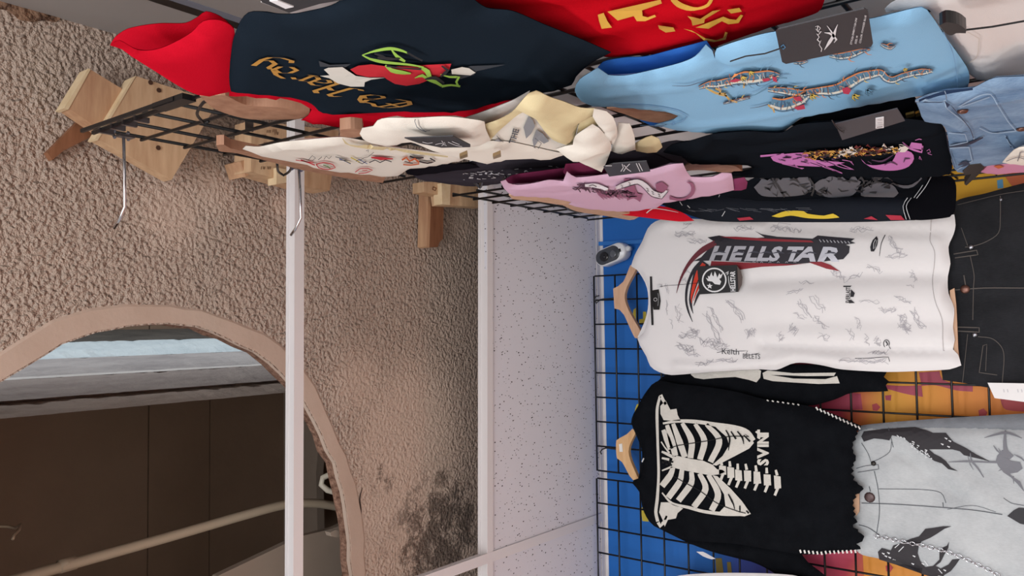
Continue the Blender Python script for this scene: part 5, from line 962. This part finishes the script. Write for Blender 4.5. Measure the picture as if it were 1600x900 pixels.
for x, y in ((1476, 684), (1482, 688), (1470, 693), (1480, 697), (1382, 868), (1388, 870), (1378, 864), (1386, 863), (1395, 874), (1424, 880), (1440, 880), (1474, 890), (1426, 868)): m.rib(lj, [(x, y), (x + 4, y + 2)], [1, 2.4], .003, smooth=False)
for p in ([(1398, 856), (1405, 850)], [(1404, 862), (1412, 854)], [(1444, 876), (1450, 884)], [(1466, 889), (1472, 896)]): m.rib(lj, p, 1.2, .003, smooth=False)
m.build('claw_highlight', plain('d4d6da'), lg)
GP = plain('74757c', .8); m = MB()
m.rib(lj, [(1538, 684), (1552, 680), (1571, 676), (1586, 680), (1597, 685)], [.8, 3.5, 4, 3.5, .8], .002); m.rib(lj, [(1571, 672), (1570, 690), (1572, 706), (1580, 716)], [2, 5, 7, 10], .002)
m.poly(lj, [(1558, 712), (1566, 703), (1576, 704), (1584, 712), (1580, 716), (1570, 714), (1580, 720), (1594, 722), (1598, 732), (1590, 738), (1578, 740), (1584, 746), (1594, 752), (1602, 770), (1590, 756), (1580, 746), (1568, 738), (1560, 728), (1556, 720)], .002)
m.rib(lj, [(1482, 722), (1510, 721), (1540, 722), (1562, 722)], [.8, 3, 2.4, 4], .002); m.rib(lj, [(1516, 708), (1518, 720), (1528, 732), (1537, 746)], [1, 3, 2.4, 1.4], .002); m.rib(lj, [(1512, 712), (1516, 726), (1521, 734)], [.6, 2, .6], .002)
for p in ([(1552, 696), (1558, 704), (1562, 708)], [(1560, 700), (1564, 708)], [(1560, 736), (1568, 732)], [(1584, 756), (1583, 744)], [(1584, 710), (1596, 716), (1602, 722)]): m.rib(lj, p, [.6, 2.4], .002, smooth=False) if len(p) == 2 else m.rib(lj, p, [.6, 3, 1], .002)
m.build('thorn_print', GP, lg)
m = MB()
for p, w in [([(1346, 692), (1356, 708), (1361, 722), (1372, 718), (1390, 706), (1393, 690)], .9), ([(1388, 668), (1392, 684), (1396, 700)], 1), ([(1338, 732), (1352, 728), (1372, 726), (1373, 733), (1340, 738)], 1), ([(1366, 736), (1372, 765), (1374, 800), (1370, 832)], 1), ([(1346, 786), (1400, 788), (1460, 792), (1520, 797), (1566, 804)], 1.3), ([(1373, 764), (1440, 765), (1470, 770), (1478, 786)], .9), ([(1358, 760), (1360, 768)], 1.4), ([(1342, 820), (1356, 824), (1374, 836)], 1.2), ([(1473, 785), (1474, 792)], 1.2), ([(1480, 796), (1520, 790), (1556, 800)], .7), ([(1568, 778), (1580, 786), (1600, 790)], 1)]: m.rib(lj, p, w, .0015)
m.build('dark_stitching', plain('4a4e54'), lg)
m = MB(); m.poly(lj, [(1574, 806), (1584, 797), (1592, 793), (1640, 796), (1690, 800), (1690, 835), (1620, 824), (1594, 818)], .002); m.build('leg_gap', plain('38383c', .9), lg)
rivet(lj, (1359, 777), .0125, plain('4e3c3c', .4, .4), lg, 'button'); rivet(lj, (1365, 724), .006, plain('2a2624', .4, .5), lg)
ch = MB(); chain = tag(bpy.data.objects.new('wallet_chain', None), 'silver link chain draped across the light grey jeans', 'chain'); del chain['label']; del chain['category']; COL.objects.link(chain); chain.parent = lg; WL[chain.name] = WL[lg.name]
cp = catmull(np.array([(1370, 838), (1392, 842), (1420, 848), (1450, 854), (1480, 862), (1506, 872), (1530, 883), (1550, 893), (1564, 902), (1580, 916)], float), False, 1.0)
P3 = lj.hit(cp, .006); dl = np.r_[0, np.cumsum(np.linalg.norm(np.diff(P3, axis=0), axis=1))]
tm = MB(); nr, nn = 12, 6; V = []
for i in range(nr):
    a = 2 * math.pi * i / nr; cx, cy = .0062 * math.cos(a), .0040 * math.sin(a)
    for j in range(nn): b = 2 * math.pi * j / nn; rr = .0012; V.append((cx + rr * math.cos(b) * math.cos(a), cy + rr * math.cos(b) * math.sin(a), rr * math.sin(b)))
tm.add(V, [(i * nn + j, ((i + 1) % nr) * nn + j, ((i + 1) % nr) * nn + (j + 1) % nn, i * nn + (j + 1) % nn) for i in range(nr) for j in range(nn)])
lme = tm.mesh('link'); lme.materials.append(plain('c8c8ce', .18, 1)); lme.polygons.foreach_set('use_smooth', [True] * len(lme.polygons))
k = 0
for s_ in np.arange(0, dl[-1], .0098):
    i = min(len(P3) - 2, np.searchsorted(dl, s_)); d = P3[i + 1] - P3[i]; d /= np.linalg.norm(d) + 1e-9
    l_ = bpy.data.objects.new('link', lme); COL.objects.link(l_); l_.parent = chain
    x = Vector(d); y = Vector((0, 1, 0)); z = x.cross(y).normalized(); y = z.cross(x)
    Rm = Matrix((x, y, z)).transposed() if k % 2 else Matrix((x, z, -y)).transposed()
    l_.matrix_local = Matrix.Translation(Vector(P3[i] + (0, -.002, 0)) - Vector(WL[chain.name])) @ Rm.to_4x4(); k += 1
# white garment at the lower edge
ws = Surf(1, -.105, [(1040, 912), (1054, 901), (1090, 896.5), (1150, 895), (1220, 897), (1252, 902), (1275, 918), (1280, 990), (1030, 990)], .01, .02)
garment('white_sweatshirt', 'shoulder of a white garment below the black sweater sleeve', 'shirt', [('body', ws, WHITE)], TB)
wc = Surf(1, -.040, [(1088, 862), (1098, 862), (1118, 873), (1112, 874), (1098, 869)], .003, .006)
garment('white_cuff', 'sliver of white cloth peeking out under the black sweater sleeve', 'shirt', [('body', wc, WHITE)])

# small security camera on the blue wall
def P1(x, y, v_=WY - .045): return hit(np.array([(x, y)], float), 1, v_)[0]
c0 = P1(956, 398); camt = thing('security_camera', 'small white oval security camera on the blue wall above the white tee', 'camera', c0)
ax_ = P1(973, 391) - P1(940, 405); L_ = np.linalg.norm(ax_) / 2; ax_ /= np.linalg.norm(ax_); nn_ = np.array([0, -1., 0]); nn_ = nn_ - ax_ * (ax_ @ nn_); nn_ /= np.linalg.norm(nn_); sd = np.cross(ax_, nn_)
def stad(r, hl, n_=14):
    o = []
    for i in range(n_): a = -math.pi / 2 + math.pi * i / (n_ - 1); o.append((hl + r * math.cos(a), r * math.sin(a)))
    for i in range(n_): a = math.pi / 2 + math.pi * i / (n_ - 1); o.append((-hl + r * math.cos(a), r * math.sin(a)))
    return np.array(o)
def loft(layers, name, mat, c=(0, 0)):
    m = MB(); V = []; k = None
    for pts, h in layers:
        k = len(pts)
        for x, y in pts: V.append(c0 + ax_ * (x + c[0]) + sd * (y + c[1]) + nn_ * h)
    n_ = len(layers); m.add(V, [(a * k + i, a * k + (i + 1) % k, (a + 1) * k + (i + 1) % k, (a + 1) * k + i) for a in range(n_ - 1) for i in range(k)] + [tuple(range(k))[::-1], tuple((n_ - 1) * k + i for i in range(k))]); return m.build(name, mat, camt, True)
r_ = .028; hl = L_ - .012
loft([(stad(r_ * .9, hl), -.03), (stad(r_, hl), -.024), (stad(r_, hl), .004), (stad(r_ * .96, hl), .009), (stad(r_ * .86, hl), .012)], 'housing', plain('e6e6e8', .3))
GL_ = plain('3c4046', .12, 0, .8)
def circ(r, n_=20): return np.array([(r * math.cos(2 * math.pi * i / n_), r * math.sin(2 * math.pi * i / n_)) for i in range(n_)])
loft([(stad(r_ * .84, hl * .72), .010), (stad(r_ * .84, hl * .72), .0135), (stad(r_ * .78, hl * .72), .0145)], 'glass_front', GL_, (-.008, 0))
loft([(circ(r_ * .55), .013), (circ(r_ * .55), .017), (circ(r_ * .4), .018)], 'lens', plain('08080a', .08, 0, .8), (-.020, 0)); loft([(circ(r_ * .2), .017), (circ(r_ * .16), .0195)], 'pupil', plain('1a1c22', .05), (-.020, 0))
loft([(circ(r_ * .42), .013), (circ(r_ * .42), .0165), (circ(r_ * .3), .0168)], 'lens', plain('6a6e74', .25, .5), (.012, .003))
loft([(np.array([(-.0035, -.005), (.0035, -.005), (.0035, .005), (-.0035, .005)]), .011), (np.array([(-.0035, -.005), (.0035, -.005), (.0035, .005), (-.0035, .005)]), .0135)], 'sensor', plain('0a0a0c', .3), (hl + .009, 0))
loft([(circ(.009, 12), -.012), (circ(.009, 12), .002), (circ(.006, 12), .006)], 'mount_nub', plain('d8dade', .35), (hl + r_ + .004, .002))
